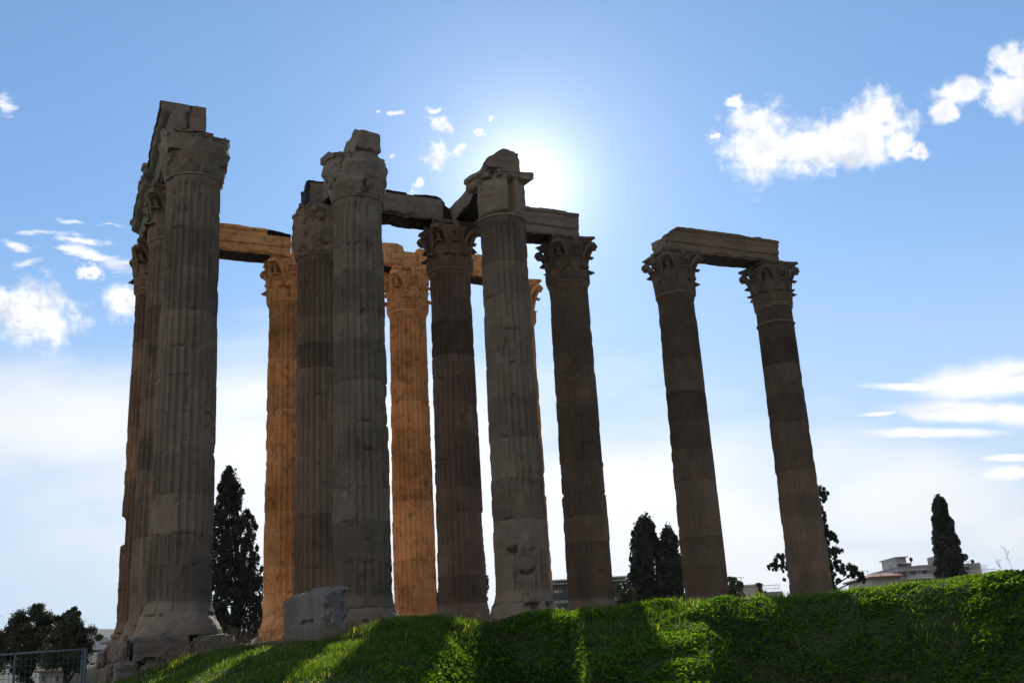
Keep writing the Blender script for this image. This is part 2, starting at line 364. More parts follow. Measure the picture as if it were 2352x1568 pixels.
def build_ground():
    azs = np.unique(np.concatenate([np.radians(np.arange(-180, 180, 6)), np.radians(np.arange(-42, 42, .25))]))
    rr = [0.5]
    while rr[-1] < 55: rr.append(rr[-1]+max(.16, min(.3, rr[-1]*.02)))
    while rr[-1] < 4500: rr.append(rr[-1]*1.09)
    rr = np.array(rr); A, R_ = np.meshgrid(azs, rr, indexing='ij'); X = R_*np.sin(A); Y = R_*np.cos(A); Z = ground_z(X, Y)
    n, m = A.shape; V = np.stack([X, Y, Z], -1).reshape(-1, 3)
    i = np.arange(n)[:, None]; j = np.arange(m-1)[None]
    F = np.stack([i*m+j, ((i+1) % n)*m+j, ((i+1) % n)*m+j+1, i*m+j+1], -1).reshape(-1, 4)
    F = [list(f) for f in F]+[[k*m for k in range(n)][::-1]]
    s = (X-A0[0])*UA[0]+(Y-A0[1])*UA[1]; v = (X-A0[0])*UB[0]+(Y-A0[1])*UB[1]
    Dc, _ = crest_at(A)
    tone = sst(R_, Dc+1.5, Dc+5)*sst(s, -1.5, 0)*(1-sst(R_, 70, 120))
    tag(mesh('ground', V, F, M_SOIL, attrs={'tone': tone.reshape(-1)}), kind='structure')
build_ground()

# ------------------------------------------------------------------ columns
def ring_faces(nr, nt, cap=True):
    i = np.arange(nr-1)[:, None]; j = np.arange(nt)[None]
    F = np.stack([i*nt+j, i*nt+(j+1) % nt, (i+1)*nt+(j+1) % nt, (i+1)*nt+j], -1).reshape(-1, 4).tolist()
    if cap: F.append(list(range(nt))[::-1]); F.append([(nr-1)*nt+k for k in range(nt)])
    return F
def shaft_mesh(seed, wear=0., low_wear=4., bites=(), flute=.10, dark=0., hi_wear=0., rough=1.):
    rs = np.random.RandomState(seed)
    joints = [.95]
    while joints[-1] < H_RING-1.2: joints.append(joints[-1]+rs.uniform(.9, 1.45))
    joints = np.array(joints[:-1]+[H_RING+.01])
    zs = list(np.arange(.60, H_RING-.02, .075))+[H_RING]
    for j in joints[1:-1]: zs += [j-.03, j-.008, j+.008, j+.03]
    zs = np.unique(np.round(zs, 4)); nt = 288
    th = np.arange(nt)*2*math.pi/nt; T, Z = np.meshgrid(th, zs)
    drum = np.clip(np.searchsorted(joints, Z), 0, 30)
    t01 = np.clip((Z-.9)/(H_RING-.9), 0, 1)
    R = .935+(.838-.935)*(t01**1.25)
    R = R+.075*np.exp(-((Z-.62)/.18)**2)+.045*np.exp(-((Z-H_RING)/.13)**2)
    cs = np.stack([np.cos(T), np.sin(T), Z], -1)
    ph = (T*24/(2*math.pi)) % 1.; fl = np.sqrt(np.clip(1-((ph-.5)/.43)**2, 0, 1))
    ends = sst(Z, .90, 1.06)*(1-sst(Z, H_RING-.36, H_RING-.24)*(1-0*Z))
    E = fbm(cs*np.array([1.6, 1.6, .55])+seed*3.1, seed, 4)+wear+.22*(1-sst(Z, low_wear*.3, low_wear*1.4))+hi_wear*sst(Z, H_RING-3, H_RING)
    dn = vnoise(np.stack([np.cos(T)*1.6+drum*17.3, np.sin(T)*1.6, drum*3.7], -1), seed+5)
    E = E+(dn-.5)*.35
    e = sst(E, .67, .82)
    R = R-flute*fl*ends*(1-e*.93)-e*.020*rough
    R = R-.030*rough*sst(dn+wear*.4, .70, .74)                                  # drum faces lost between joints
    sp = fbm(cs*np.array([3.2, 3.2, 1.3])+seed, seed+11, 5, .55); R = R-.06*rough*sst(sp+wear*.25, .66, .76)
    R = R+(fbm(cs*9, seed+3, 3)-.5)*(.012+.03*e)*rough+(fbm(cs*2.2, seed+8, 3)-.5)*.04*(e*.8+.2)*rough
    ar = np.exp(-((ph-.0)/.10)**2)+np.exp(-((ph-1.)/.10)**2)                        # knocked arrises
    R = R-ar*.03*sst(vnoise(np.stack([np.floor(T*24/(2*math.pi)+.5)*5.1, Z*2.6, 0*Z], -1), seed+21), .5, .7)
    for k, j in enumerate(joints[1:-1]):
        dz = np.abs(Z-j); w = .03+.10*vnoise(np.stack([T*4.5, 0*T+k*9.1, 0*T], -1), seed+31)
        am = sst(vnoise(np.stack([np.cos(T)*3.1, np.sin(T)*3.1, 0*T+k*5.7], -1), seed+33)+wear*.3, .64, .9)
        R = R-.08*am*np.clip(1-dz/w, 0, 1)*rough-.009*np.exp(-(dz/.012)**2)
    for (tc, z0, z1, hw, dep) in bites:
        dt = np.abs((T-math.radians(tc)+math.pi) % (2*math.pi)-math.pi); jz = (fbm(cs*4, seed+41, 3)-.5)*.28
        m_ = (1-sst(dt, math.radians(hw)*.82, math.radians(hw)*1.0))*sst(Z+jz, z0, z0+.06)*(1-sst(Z+jz, z1-.06, z1))
        R = R-dep*m_
    tn = rs.rand(60); tone = tn[drum]**1.5
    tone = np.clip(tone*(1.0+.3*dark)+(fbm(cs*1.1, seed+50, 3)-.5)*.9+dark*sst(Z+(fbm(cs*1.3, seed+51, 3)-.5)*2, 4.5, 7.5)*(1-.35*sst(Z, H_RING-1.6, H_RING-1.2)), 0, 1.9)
    V = np.stack([R*np.cos(T), R*np.sin(T), Z], -1).reshape(-1, 3)
    return V, ring_faces(len(zs), nt), tone.reshape(-1)
def lathe(prof, nt, seed, rough=.02, square=None):
    z = np.array([p[0] for p in prof]); r = np.array([p[1] for p in prof])
    zz = np.unique(np.concatenate([z, np.linspace(z[0], z[-1], max(6, int((z[-1]-z[0])/.04)))])); rr = np.interp(zz, z, r)
    T, Z = np.meshgrid(np.arange(nt)*2*math.pi/nt, zz); R = np.repeat(rr[:, None], nt, 1)
    cs = np.stack([np.cos(T), np.sin(T), Z], -1)
    R = R+(fbm(cs*2.3, seed, 4)-.5)*rough*4+(fbm(cs*9, seed+2, 3)-.5)*rough*1.4-rough*6*sst(fbm(cs*1.7, seed+4, 3), .6, .7)
    return np.stack([R*np.cos(T), R*np.sin(T), Z], -1).reshape(-1, 3), ring_faces(len(zz), nt)
def base_mesh(seed, worn):
    prof = [(0, 1.22), (.12, 1.24), (.22, 1.19), (.27, 1.10), (.32, 1.05), (.42, 1.04), (.48, 1.09), (.58, 1.07), (.61, 1.0), (.66, .965)] if not worn else \
           [(0, 1.24), (.16, 1.20), (.32, 1.13), (.48, 1.06), (.66, .97)]
    return lathe(prof, 96, seed, .055 if worn else .025)
def abacus_mesh(seed, hs=1.04, z0=1.77, z1=2.05, chip=.05, conc=.17, cut=(), tall=0.):
    lv = [(z0-.0, .84), (z0+.04, .90), (z0+.14, .93), (z0+.15, .99), (z0+.19, 1.0), (z1-.03, 1.0), (z1, .985)]
    if tall: lv = [(z0-tall, .90), (z0-tall*.5, .97)]+lv[2:]
    n = 26; out = []
    for k in range(4):
        a = k*math.pi/2
        for i in range(n):
            t = -1+2*i/n; tt = max(-.93, min(.93, t)); x = hs; y = tt*hs; x = hs-conc*(1-tt*tt)
            if abs(t) > .93: pass
            out.append((math.cos(a)*x-math.sin(a)*y, math.sin(a)*x+math.cos(a)*y))
    out = np.array(out); V = []
    for z, s in lv:
        V.append(np.concatenate([out*s, np.full((len(out), 1), z)], 1))
    V = np.array(V); P = V.reshape(-1, 3)
    nn = fbm(P*2.2, seed, 4); rad = np.linalg.norm(P[:, :2], axis=1)
    f = 1-chip*1.6*sst(nn, .5, .62)*sst(rad, .9, 1.4)-chip*(fbm(P*6, seed+3, 3)-.5)
    for (ang, r) in cut:                                     # broken corners
        d = P[:, 0]*math.cos(math.radians(ang))+P[:, 1]*math.sin(math.radians(ang))+(fbm(P*3, seed+9, 3)-.5)*.25
        f = np.where(d > r, f*r/np.maximum(d, 1e-3), f)
    P[:, :2] *= f[:, None]; P[:, 2] += (fbm(P*3, seed+6, 3)-.5)*chip*.5
    return P, ring_faces(len(lv), len(out))
def leaf_mesh(seed, h=.62, w=.27, curl=.2, r0=.82, broken=0., fl=.12):
    ns, nt = 15, 13; rs = np.random.RandomState(seed); V = []
    for side in (0, 1):
        for i in range(ns):
            s = i/(ns-1)
            if s < .72: q = s/.72; z = h*.9*q; r = r0+(fl-.06)*q**1.3+.03*math.sin(q*3)
            else:
                q = (s-.72)/.28*(1-broken); a = q*2.5; z = h*.9+h*.11*math.sin(a); r = r0+fl-.06+curl*(1-math.cos(a))*.5+curl*.35*q
                z -= curl*.40*max(0, q-.55)
            lob = .70+.30*abs(math.cos(s*math.pi*3.6)); wd = w*lob*(1.0 if s < .6 else 1-.45*((s-.6)/.4)**1.6)*(.8+.2*min(1, s*4))
            for j in range(nt):
                t = -1+2*j/(nt-1)
                rib = .055*math.exp(-(t/.13)**2)+.028*math.cos(t*14+ s*5)-.09*t*t
                rr = r+(rib if side == 0 else rib-.05-.02*(1-abs(t)))
                ang = wd*t/max(.7, rr)
                zz = z-.05*abs(t)*(1-abs(math.cos(s*math.pi*3.6)))+ (0 if side == 0 else -.01)
                V.append((rr*math.cos(ang), rr*math.sin(ang), zz))
    V = np.array(V); V += (np.stack([fbm(V*5, seed+k, 3) for k in range(3)], -1)-.5)*.05
    F = []; N = ns*nt
    for i in range(ns-1):
        for j in range(nt-1):
            a = i*nt+j; F.append((a, a+1, a+nt+1, a+nt)); F.append((N+a, N+a+nt, N+a+nt+1, N+a+1))
    for i in range(ns-1):
        a = i*nt; F.append((a, a+nt, N+a+nt, N+a)); a = i*nt+nt-1; F.append((a, N+a, N+a+nt, a+nt))
    for j in range(nt-1):
        a = (ns-1)*nt+j; F.append((a, a+1, N+a+1, N+a)); a = j; F.append((a, N+a, N+a+1, a+1))
    return V, F
def volute_mesh(seed):                                      # a pair of stalks that meets and curls under one corner (corner along +X)
    m = MB()
    for s in (-1, 1):
        path = []; rad = []
        for k in range(26):
            q = k/25.
            if q < .55:
                w = q/.55; r = .84+.40*w**1.25; z = .80+.86*math.sin(w*math.pi/2*.95); a = s*math.radians(21*(1-w)**1.0+4.5)
                rd = .07+.045*w
            else:
                w = (q-.55)/.45; t = math.pi*.62-w*2*math.pi*1.12; rr = .12*(1-.62*w); r = 1.25+rr*math.cos(t)-.0; z = 1.58+rr*math.sin(t); a = s*math.radians(4.0-1.0*w)
                rd = .105-.045*w
            path.append((r*math.cos(a), r*math.sin(a), z)); rad.append(rd)
        m.tube(path, rad, 7, 1.15)
    m.tube([(1.25, -.10, 1.58), (1.25, .10, 1.58)], [.09, .09], 8); m.tube([(.86, 0, .85), (.98, 0, 1.2), (1.14, 0, 1.55), (1.22, 0, 1.8)], [.06, .09, .11, .10], 8)
    return np.concatenate(m.V), m.F
def helix_mesh(seed):                                       # inner scrolls and flower on the middle of one side (facing +X)
    m = MB()
    for s in (-1, 1):
        path = []; rad = []
        for k in range(22):
            q = k/21.
            if q < .5:
                w = q/.5; a = s*math.radians(19-6*w); z = .95+.62*w; r = .92+.06*w
            else:
                w = (q-.5)/.5; t = math.pi-w*2.1*math.pi; rr = .115*(1-.6*w); y = s*(.10+.0)-s*rr*math.cos(t)*-1; z = 1.58+rr*math.sin(t); r = 1.0+.02*w; a = math.asin(max(-.9, min(.9, y/r)))
            path.append((r*math.cos(a), r*math.sin(a), z)); rad.append(.042-.012*q)
        m.tube(path, rad, 6)
    m.tube([(.90, 0, 1.15), (.97, 0, 1.5), (.99, 0, 1.78), (1.0, 0, 1.93), (.93, 0, 2.0)], [.035, .04, .10, .12, .05], 8)
    return np.concatenate(m.V), m.F
_shared = {}
def shared(key, fn):
    if key not in _shared:
        V, F = fn(); o = mesh('tmp', V, F, M_STONE); _shared[key] = o.data; bpy.data.objects.remove(o)
    return _shared[key]
def ornate_capital(root, seed, mt, col, cut=(), drop=()):
    rs = random.Random(seed)
    V, F = lathe([(0, .80), (.15, .77), (.6, .77), (1.1, .84), (1.5, .93), (1.78, 1.0)], 64, seed, .008)
    cap = mesh('capital', V, F, mt, root, loc=(0, 0, H_RING), color=col)
    V, F = abacus_mesh(seed, cut=cut, chip=.07); mesh('abacus', V, F, mt, cap, smooth=False, color=col)
    for k in range(8):
        for row in (0, 1):
            if rs.random() < .07: continue
            b = .55 if rs.random() < .22 else 0.
            if row: me = shared(('l', 1, b, k % 3, mt.name), lambda: leaf_mesh(20+k, 1.14, .36, .19, .80, b, .25))
            else: me = shared(('l', 0, b, k % 3, mt.name), lambda: leaf_mesh(40+k, .60, .35, .18, .86, b, .15))
            if not me.materials: me.materials.append(mt)
            me.materials[0] = mt
            o = link('acanthus_leaf', me, cap, color=col); o.rotation_euler = (0, 0, math.radians(45*k+(22.5 if row == 0 else 0)+rs.uniform(-1.5, 1.5)))
    for k in range(4):
        if k not in drop:
            me = shared(('v', mt.name), lambda: volute_mesh(1)); me.materials[0] = mt
            o = link('volute', me, cap, color=col); o.rotation_euler = (0, 0, math.radians(45+90*k))
        me = shared(('h', mt.name), lambda: helix_mesh(1)); me.materials[0] = mt
        o = link('inner_scroll', me, cap, color=col); o.rotation_euler = (0, 0, math.radians(90*k))
    return cap
def worn_capital(root, seed, mt, col, prof, relief=.05, rough=.05, aba=None, warp=None, low=0.):
    z = np.array([p[0] for p in prof]); r = np.array([p[1] for p in prof])
    zz = np.linspace(z[0], z[-1], 56); nt = 168; T, Z = np.meshgrid(np.arange(nt)*2*math.pi/nt, zz); R = np.interp(Z, z, r)
    cs = np.stack([np.cos(T), np.sin(T), Z], -1)
    def lv(T0, z0, h, w):
        q = np.clip((Z-z0)/h, 0, 1); dt = (T-T0+math.pi/8) % (math.pi/4)-math.pi/8
        wid = w*np.sqrt(np.clip(1-(q*1.0)**3, 0, 1)); ins = sst(wid-np.abs(dt), -.02, .05)*(q > 0)*(q < 1)
        return ins*(.5+.5*q)*(1+.35*np.cos(dt*60))
    R = R+relief*np.maximum(lv(.39, .02, .75, .30), lv(0, .3, 1.0, .27)*.9)
    R = R+(fbm(cs*np.array([1.7, 1.7, 1.5])+seed, seed, 4)-.5)*rough*5+(fbm(cs*6, seed+1, 4)-.5)*rough*1.8-rough*3.2*sst(fbm(cs*2.6, seed+7, 4), .58, .66)
    if warp is not None: R = warp(R, T, Z)
    V = np.stack([R*np.cos(T), R*np.sin(T), Z], -1).reshape(-1, 3)
    if low:
        k = sst(-V[:, 1], -.45, .55); V[:, 2] = np.minimum(V[:, 2], 2.0-low*k)
    cap = mesh('capital', V, ring_faces(len(zz), nt), mt, root, loc=(0, 0, H_RING), color=col)
    if aba:
        V, F = aba; mesh('abacus', V, F, mt, cap, smooth=False, color=col)
    return cap
def torus_ring(R, r, z, mt, root, col, name='neck_ring', flat=1.):
    n, m_ = 72, 10; V = []
    for i in range(n):
        a = 2*math.pi*i/n; dr = 1+.01*math.sin(i*1.7)
        for j in range(m_):
            b = 2*math.pi*j/m_; V.append(((R*dr+r*math.cos(b))*math.cos(a), (R*dr+r*math.cos(b))*math.sin(a), z+r*flat*math.sin(b)))
    F = [(i*m_+j, ((i+1) % n)*m_+j, ((i+1) % n)*m_+(j+1) % m_, i*m_+(j+1) % m_) for i in range(n) for j in range(m_)]
    return mesh(name, V, F, mt, root, color=col)
CG = 'fluted marble temple columns'
def column(u, v, label, seed, mt=M_STONE, col=(1, 1, 1), worn_base=True, **sh):
    x, y = gp(u, v); root = thing('temple_column', label, 'column', (x, y, FLOOR), TH, CG)
    V, F = base_mesh(seed, worn_base); mesh('base', V, F, mt, root, color=col)
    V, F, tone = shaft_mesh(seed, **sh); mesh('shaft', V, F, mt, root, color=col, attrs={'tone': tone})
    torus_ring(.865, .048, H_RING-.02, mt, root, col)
    return root
D2R = math.pi/180
def toward_cam(u, v):                                       # local angle (deg) of the camera seen from a column
    p = gp(u, v); return math.degrees(math.atan2(-p[1], -p[0])-TH)

# ------------------------------------------------------------------ stone blocks and beams
def block_mesh(x0, x1, y0, y1, z0, z1, seed, res=.07, chip=.06, rough=.018, fascia=False, shape=None, layer=0.):
    V = []; F = []; n = 0
    def grid(fix, val, a0, a1, b0, b1, ia, ib, flip):
        nonlocal n
        na = max(2, int((a1-a0)/res)+1); nb = max(2, int((b1-b0)/res)+1)
        A, B = np.meshgrid(np.linspace(a0, a1, na), np.linspace(b0, b1, nb), indexing='ij')
        P = np.zeros((na*nb, 3)); P[:, fix] = val; P[:, ia] = A.reshape(-1); P[:, ib] = B.reshape(-1)
        i = np.arange(na-1)[:, None]; j = np.arange(nb-1)[None]
        f = np.stack([i*nb+j, (i+1)*nb+j, (i+1)*nb+j+1, i*nb+j+1], -1).reshape(-1, 4)
        if flip: f = f[:, ::-1]
        V.append(P); F.append(f+n); n += len(P)
    grid(2, z1, x0, x1, y0, y1, 0, 1, False); grid(2, z0, x0, x1, y0, y1, 0, 1, True)
    grid(1, y0, x0, x1, z0, z1, 0, 2, False); grid(1, y1, x0, x1, z0, z1, 0, 2, True)
    grid(0, x0, y0, y1, z0, z1, 1, 2, True); grid(0, x1, y0, y1, z0, z1, 1, 2, False)
    P = np.concatenate(V); F = np.concatenate(F); Q = P.copy(); h = z1-z0
    lo = np.array([x0, y0, z0]); hi = np.array([x1, y1, z1]); d = np.minimum(P-lo, hi-P)
    c = chip*(.3+2.2*sst(fbm(P*1.3, seed, 4), .42, .72)+.5*(fbm(P*7, seed+2, 2)-.3))
    cen = (lo+hi)/2; sgn = np.sign(cen-P); order = np.sort(d, axis=1)
    e = order[:, 1]
    amt = np.clip(c-e, 0, None)*.75
    near = d <= (e[:, None]+1e-9)
    Q = Q+sgn*near*amt[:, None]
    if fascia:
        zz = (P[:, 2]-z0)/h
        o = np.where(zz < .33, 0, np.where(zz < .62, .05, np.where(zz < .80, .10, .10+.09*sst(zz, .80, .90))))
        o = o-.04*np.exp(-((zz-.325)/.02)**2)-.04*np.exp(-((zz-.615)/.02)**2)-.04*np.exp(-((zz-.80)/.015)**2)
        Q[:, 1] += np.where(P[:, 1] > cen[1], o, -o)*sst(np.abs(P[:, 1]-cen[1]), 0, (y1-y0)*.4)
    nv = np.stack([fbm(P*2.1, seed+20+k, 4) for k in range(3)], -1)-.5
    fv = np.stack([fbm(P*8, seed+30+k, 3) for k in range(3)], -1)-.5
    Q = Q+nv*rough*4+fv*rough*1.5
    if layer:
        L = P*np.array([.8, .8, 7.]); Q = Q+sgn*(fbm(L, seed+60, 3)[:, None]-.5)*layer*(d < .02)
    if shape: Q = shape(Q, P)
    return Q, F
def spans(points):                                          # piecewise profile
    xs = [p[0] for p in points]; ys = [p[1] for p in points]
    return lambda x: np.interp(x, xs, ys)
BG = 'marble architrave beams on the columns'
def beam(u, v, dirn, label, seed, x0, x1, y0, y1, h=1.15, mt=M_STONE, col=(1, 1, 1), top=None, crust_shade=None, z0=0., name='architrave_beam', cat='stone beam', group=BG, **k):
    rz = TH+(math.pi/2 if dirn == 'v' else 0)
    x, y = gp(u, v)
    if dirn == 'v': y0, y1 = -y1, -y0
    keep = []
    def shape(Q, P):
        keep.append(P)
        if top is not None:
            t = top(P[:, 0])+(fbm(np.stack([P[:, 0]*2.2, P[:, 1]*2.2, 0*P[:, 0]], -1), seed+77, 4)-.5)*.16
            f = np.clip((Q[:, 2]-z0)/h, 0, 1.2); lim = np.minimum(t, h*1.1)
            Q[:, 2] = z0+np.where(Q[:, 2]-z0 > lim, lim+(Q[:, 2]-z0-lim)*.05, Q[:, 2]-z0)
        if 'extra' in k2: Q = k2['extra'](Q, P)
        return Q
    k2 = {a: k.pop(a) for a in ('extra',) if a in k}
    Q, F = block_mesh(x0, x1, y0, y1, z0, z0+h, seed, shape=shape, **k)
    P = keep[0]; soffit_shade = .72*(P[:, 2] < z0+.001)*(sst(P[:, 0], 1.0, 1.5) if (dirn == 'v' and u > 0) else 1.)*sst(np.minimum(P[:, 1]-y0, y1-P[:, 1]), 0., .12)  # soffit shade painted into the colour under each beam, as black crust
    at_ = {'crust_shade': np.maximum(crust_shade(Q) if crust_shade else 0, soffit_shade), 'tone': np.full(len(Q), .15)}
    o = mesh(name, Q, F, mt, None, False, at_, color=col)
    o.location = (x, y, FLOOR+H_TOP); o.rotation_euler = (0, 0, rz)
    return tag(o, label, cat, group, 'thing')

# ------------------------------------------------------------------ the thirteen columns
W = (1.0, .96, .90)
cA = column(0, 0, 'nearest and thickest column at the far left front, two upright stone blocks standing on its capital', 11, wear=-.02, low_wear=4.2, col=(1.0, .97, .93))
cB = column(1, 0, 'battered column behind the grey fallen block, its capital worn to a shapeless lump', 12, wear=.05, low_wear=6.0, bites=[(toward_cam(1, 0)-5, 1.9, 2.05, 40, .05)], col=(.96, .97, .95))
cD = column(2, 0, 'ruined column in the middle with the sun behind its broken top and a dark hole low in its shaft', 13, wear=.09, low_wear=6.5,
            bites=[(toward_cam(2, 0)-20, 2.15, 2.42, 13, .26), (toward_cam(2, 0)+12, 1.42, 1.62, 19, .22), (toward_cam(2, 0)-12, 1.05, 1.14, 30, .10), (toward_cam(2, 0)-12, 1.0, 1.5, 7, .08)], col=(1.0, .99, .95))
cM = column(0, 1, 'column half hidden behind the left edge of the nearest column, second back in its row', 14, wear=-.03, col=(1.05, .92, .86))
cI = column(1, 1, 'pinkish column with a worn leafy capital tucked behind the left side of the lumpy column', 15, wear=-.02, low_wear=3., col=(1.08, .98, .90))
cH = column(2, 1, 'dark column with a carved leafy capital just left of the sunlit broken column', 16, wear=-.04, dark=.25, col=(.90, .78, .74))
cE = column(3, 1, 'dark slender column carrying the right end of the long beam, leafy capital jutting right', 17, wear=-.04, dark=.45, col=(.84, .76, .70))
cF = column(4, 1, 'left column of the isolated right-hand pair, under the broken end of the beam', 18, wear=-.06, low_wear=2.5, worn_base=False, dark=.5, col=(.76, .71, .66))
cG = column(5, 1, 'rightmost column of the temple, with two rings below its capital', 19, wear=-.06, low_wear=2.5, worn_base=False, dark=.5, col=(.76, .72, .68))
cN = column(0, 2, 'farthest left column with a big bite missing from its lower left edge', 20, wear=.0, col=(1.05, .82, .66), worn_base=False,
            bites=[(180-math.degrees(TH)+4, 3.85, 4.95, 46, .30)])
cJ = column(1, 2, 'orange column between the cypress and the grey fallen block', 21, wear=-.02, mt=M_BOUNCE, worn_base=False)
cK = column(2, 2, 'orange column standing alone between two dark columns left of the middle', 22, wear=-.02, mt=M_BOUNCE)
cL = column(3, 2, 'orange column mostly hidden behind the sunlit broken column, only its right edge showing', 23, wear=.0, mt=M_BOUNCE)
for k, (zz) in enumerate((H_RING-.93,)):
    torus_ring(.875, .035, zz, M_STONE, cG, (.8, .76, .7)); 
torus_ring(.872, .03, H_RING-.13, M_STONE, cG, (.8, .76, .7))
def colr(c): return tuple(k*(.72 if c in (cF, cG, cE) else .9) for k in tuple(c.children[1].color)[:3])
for c, s, cut, drop in ((cH, 3, [(-60, 1.36)], ()), (cE, 4, [], ()), (cF, 5, [(45+180, 1.40)], ()), (cG, 6, [], ()), (cM, 10, [(190, 1.1)], ()), (cN, 11, [], ())):
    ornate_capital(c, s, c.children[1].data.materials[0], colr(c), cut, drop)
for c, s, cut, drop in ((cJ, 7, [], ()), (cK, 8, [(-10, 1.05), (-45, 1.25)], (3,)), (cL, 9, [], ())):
    ornate_capital(c, s, M_BOUNCE, (.92, .92, .95), cut, drop)
tc = toward_cam(0, 0)*D2R
def front_low(VF, amt):                                     # front half of the capital broken down to a lower level
    P, F = VF; k = sst(-P[:, 1], -.45, .55); lim = 2.05-amt*k+(fbm(P*1.3, 77, 3)-.5)*.10
    zb = P[:, 2].min(); P[:, 2] = zb+(P[:, 2]-zb)*(lim-zb)/(2.05-zb)
    return P, F
def warpA(R, T, Z):
    R = R+.10*sst(Z, 1.05, 1.3)*np.cos(4*T)**2*.6
    R = R-.09*np.exp(-((Z-1.18)/.07)**2)*sst(np.cos(T-tc-.5), .2, .8)
    return R
worn_capital(cA, 31, M_STONE, (1.03, .98, .92), [(0, .86), (.15, .90), (.8, 1.0), (1.15, 1.06), (1.2, 1.02), (1.5, 1.03), (1.9, 1.03)], .075, .03,
             front_low(abacus_mesh(31, 1.06, 1.74, 2.05, chip=.08, conc=.05, cut=[(-25, .87), (-55, 1.0), (20, 1.0), (50, 1.2), (-90, 1.0), (-135, 1.34)], tall=1.0), .60), warpA, low=.66)
tb = toward_cam(1, 0)*D2R
def warpB(R, T, Z):
    R = R+.08*np.exp(-((Z-1.2)/.22)**2)*np.clip(np.cos(T-tb-1.3), 0, 1)+.12*np.exp(-((Z-.35)/.25)**2)*np.clip(np.cos(T-tb+.4), 0, 1)
    R = R-.16*np.exp(-((Z-1.42)/.16)**2)*np.clip(np.cos(T-tb+1.4), 0, 1)
    return R*(1-.08*sst(Z, 1.55, 1.8))
worn_capital(cB, 32, M_STONE, (.98, .98, .95), [(0, .87), (.3, .90), (.7, .98), (1.1, .98), (1.5, .97), (1.9, .92)], .02, .055,
             front_low(abacus_mesh(35, 1.06, 1.66, 2.05, chip=.14, conc=.12, cut=[(-45, .88), (0, .86), (45, .98), (-90, .84), (-135, 1.0)], tall=.55), .42), warpB, low=.46)
td = toward_cam(2, 0)*D2R
def warpD(R, T, Z):
    d = (T-td+math.pi) % (2*math.pi)-math.pi
    R = R-.30*(sst(d, .30, .36)*(1-sst(d, .62, .68)))*sst(Z, .1, .2)*(1-sst(Z, 1.35, 1.5))     # deep split on the right
    R = R-.10*np.exp(-((Z-.06)/.06)**2)*(1-.7*np.exp(-((d+.1)/.15)**2))
    R = R+.07*sst(d, -.22, -.18)*(1-sst(d, .24, .28))*sst(Z, .1, .16)*(1-sst(Z, 1.1, 1.25))
    return R
worn_capital(cD, 33, M_STONE, (1.0, .98, .94), [(0, .86), (.2, .86), (.8, .90), (1.25, .90), (1.35, .86), (1.8, .95)], .0, .022,
             front_low(abacus_mesh(37, 1.08, 1.70, 2.05, chip=.07, conc=.16, cut=[(-90, .86), (-135, .98)], tall=.22), .30), warpD, low=.35)
ti = toward_cam(1, 1)*D2R
def warpI(R, T, Z):
    return R*(1-.16*sst(Z, 1.2, 2.0)*np.clip(np.cos(T-ti+1.5), 0, 1))
worn_capital(cI, 34, M_STONE, (1.08, .98, .88), [(0, .88), (.2, .92), (.8, 1.02), (1.1, 1.05), (1.2, 1.02), (1.6, 1.1), (1.9, 1.08)], .06, .035,
             abacus_mesh(39, 1.0, 1.74, 2.05, chip=.12, conc=.1, cut=[(180, .95), (225, 1.12), (135, 1.05)], tall=.4), warpI)

# ------------------------------------------------------------------ beams
def crust_top(z=.9, amp=1.): return lambda Q: sst(Q[:, 2], z, z+.12)*amp
rsA = np.random.RandomState(5)
def jag(seed, n=14, lo=.82, hi=1.25, L=6.):
    r = np.random.RandomState(seed); xs = np.sort(r.rand(n))*L-.5; ys = r.uniform(lo, hi, n)
    return lambda x: ys[np.clip(np.searchsorted(xs, x), 0, n-1)]
def bulge(seed, amp):
    j = jag(seed, 11, 0., 1., 12)
    def f(Q, P):
        a = sst(P[:, 2], .62, .74)*(P[:, 1] > P[:, 1].mean())
        Q[:, 1] += a*amp*(.45+.55*j(P[:, 0])); return Q
    return f
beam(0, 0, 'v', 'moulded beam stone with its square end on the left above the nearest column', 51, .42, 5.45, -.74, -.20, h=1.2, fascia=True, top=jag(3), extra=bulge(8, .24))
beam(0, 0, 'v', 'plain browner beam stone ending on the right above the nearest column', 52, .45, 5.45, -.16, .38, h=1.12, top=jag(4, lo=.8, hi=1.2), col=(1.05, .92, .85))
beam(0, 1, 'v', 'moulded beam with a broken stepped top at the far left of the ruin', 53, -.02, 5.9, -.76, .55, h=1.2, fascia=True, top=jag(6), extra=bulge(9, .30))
beam(0, 2, 'u', 'smooth banded orange beam between the nearest column and the pinkish one', 54, -.5, 5.45, -.62, .62, fascia=True, mt=M_BOUNCE, chip=.04, rough=.010, top=spans([(-1, 1.2), (4.3, 1.2), (4.45, 1.08), (5.6, .92)]), crust_shade=lambda Q: sst(Q[:, 2], .78, .9)*sst(Q[:, 0], 4.3, 4.5)*.9)
beam(1, 2, 'u', 'orange beam with a stepped rounded end above the lone orange column', 55, .2, 5.85, -.60, .60, mt=M_BOUNCE, chip=.07, layer=.08, h=1.2, top=spans([(0, 1.25), (4.85, 1.2), (5.15, 1.12), (5.2, .82), (6, .80)]))
beam(2, 2, 'u', 'orange beam seen low through the gap right of the dark leafy column', 56, .4, 5.3, -.60, .60, mt=M_BOUNCE, chip=.05, layer=.08, h=1.12)
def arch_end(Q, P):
    e = sst(P[:, 0], 5.0, 5.7); Q[:, 2] -= e*.30*sst(P[:, 2], .3, 1.1); return Q
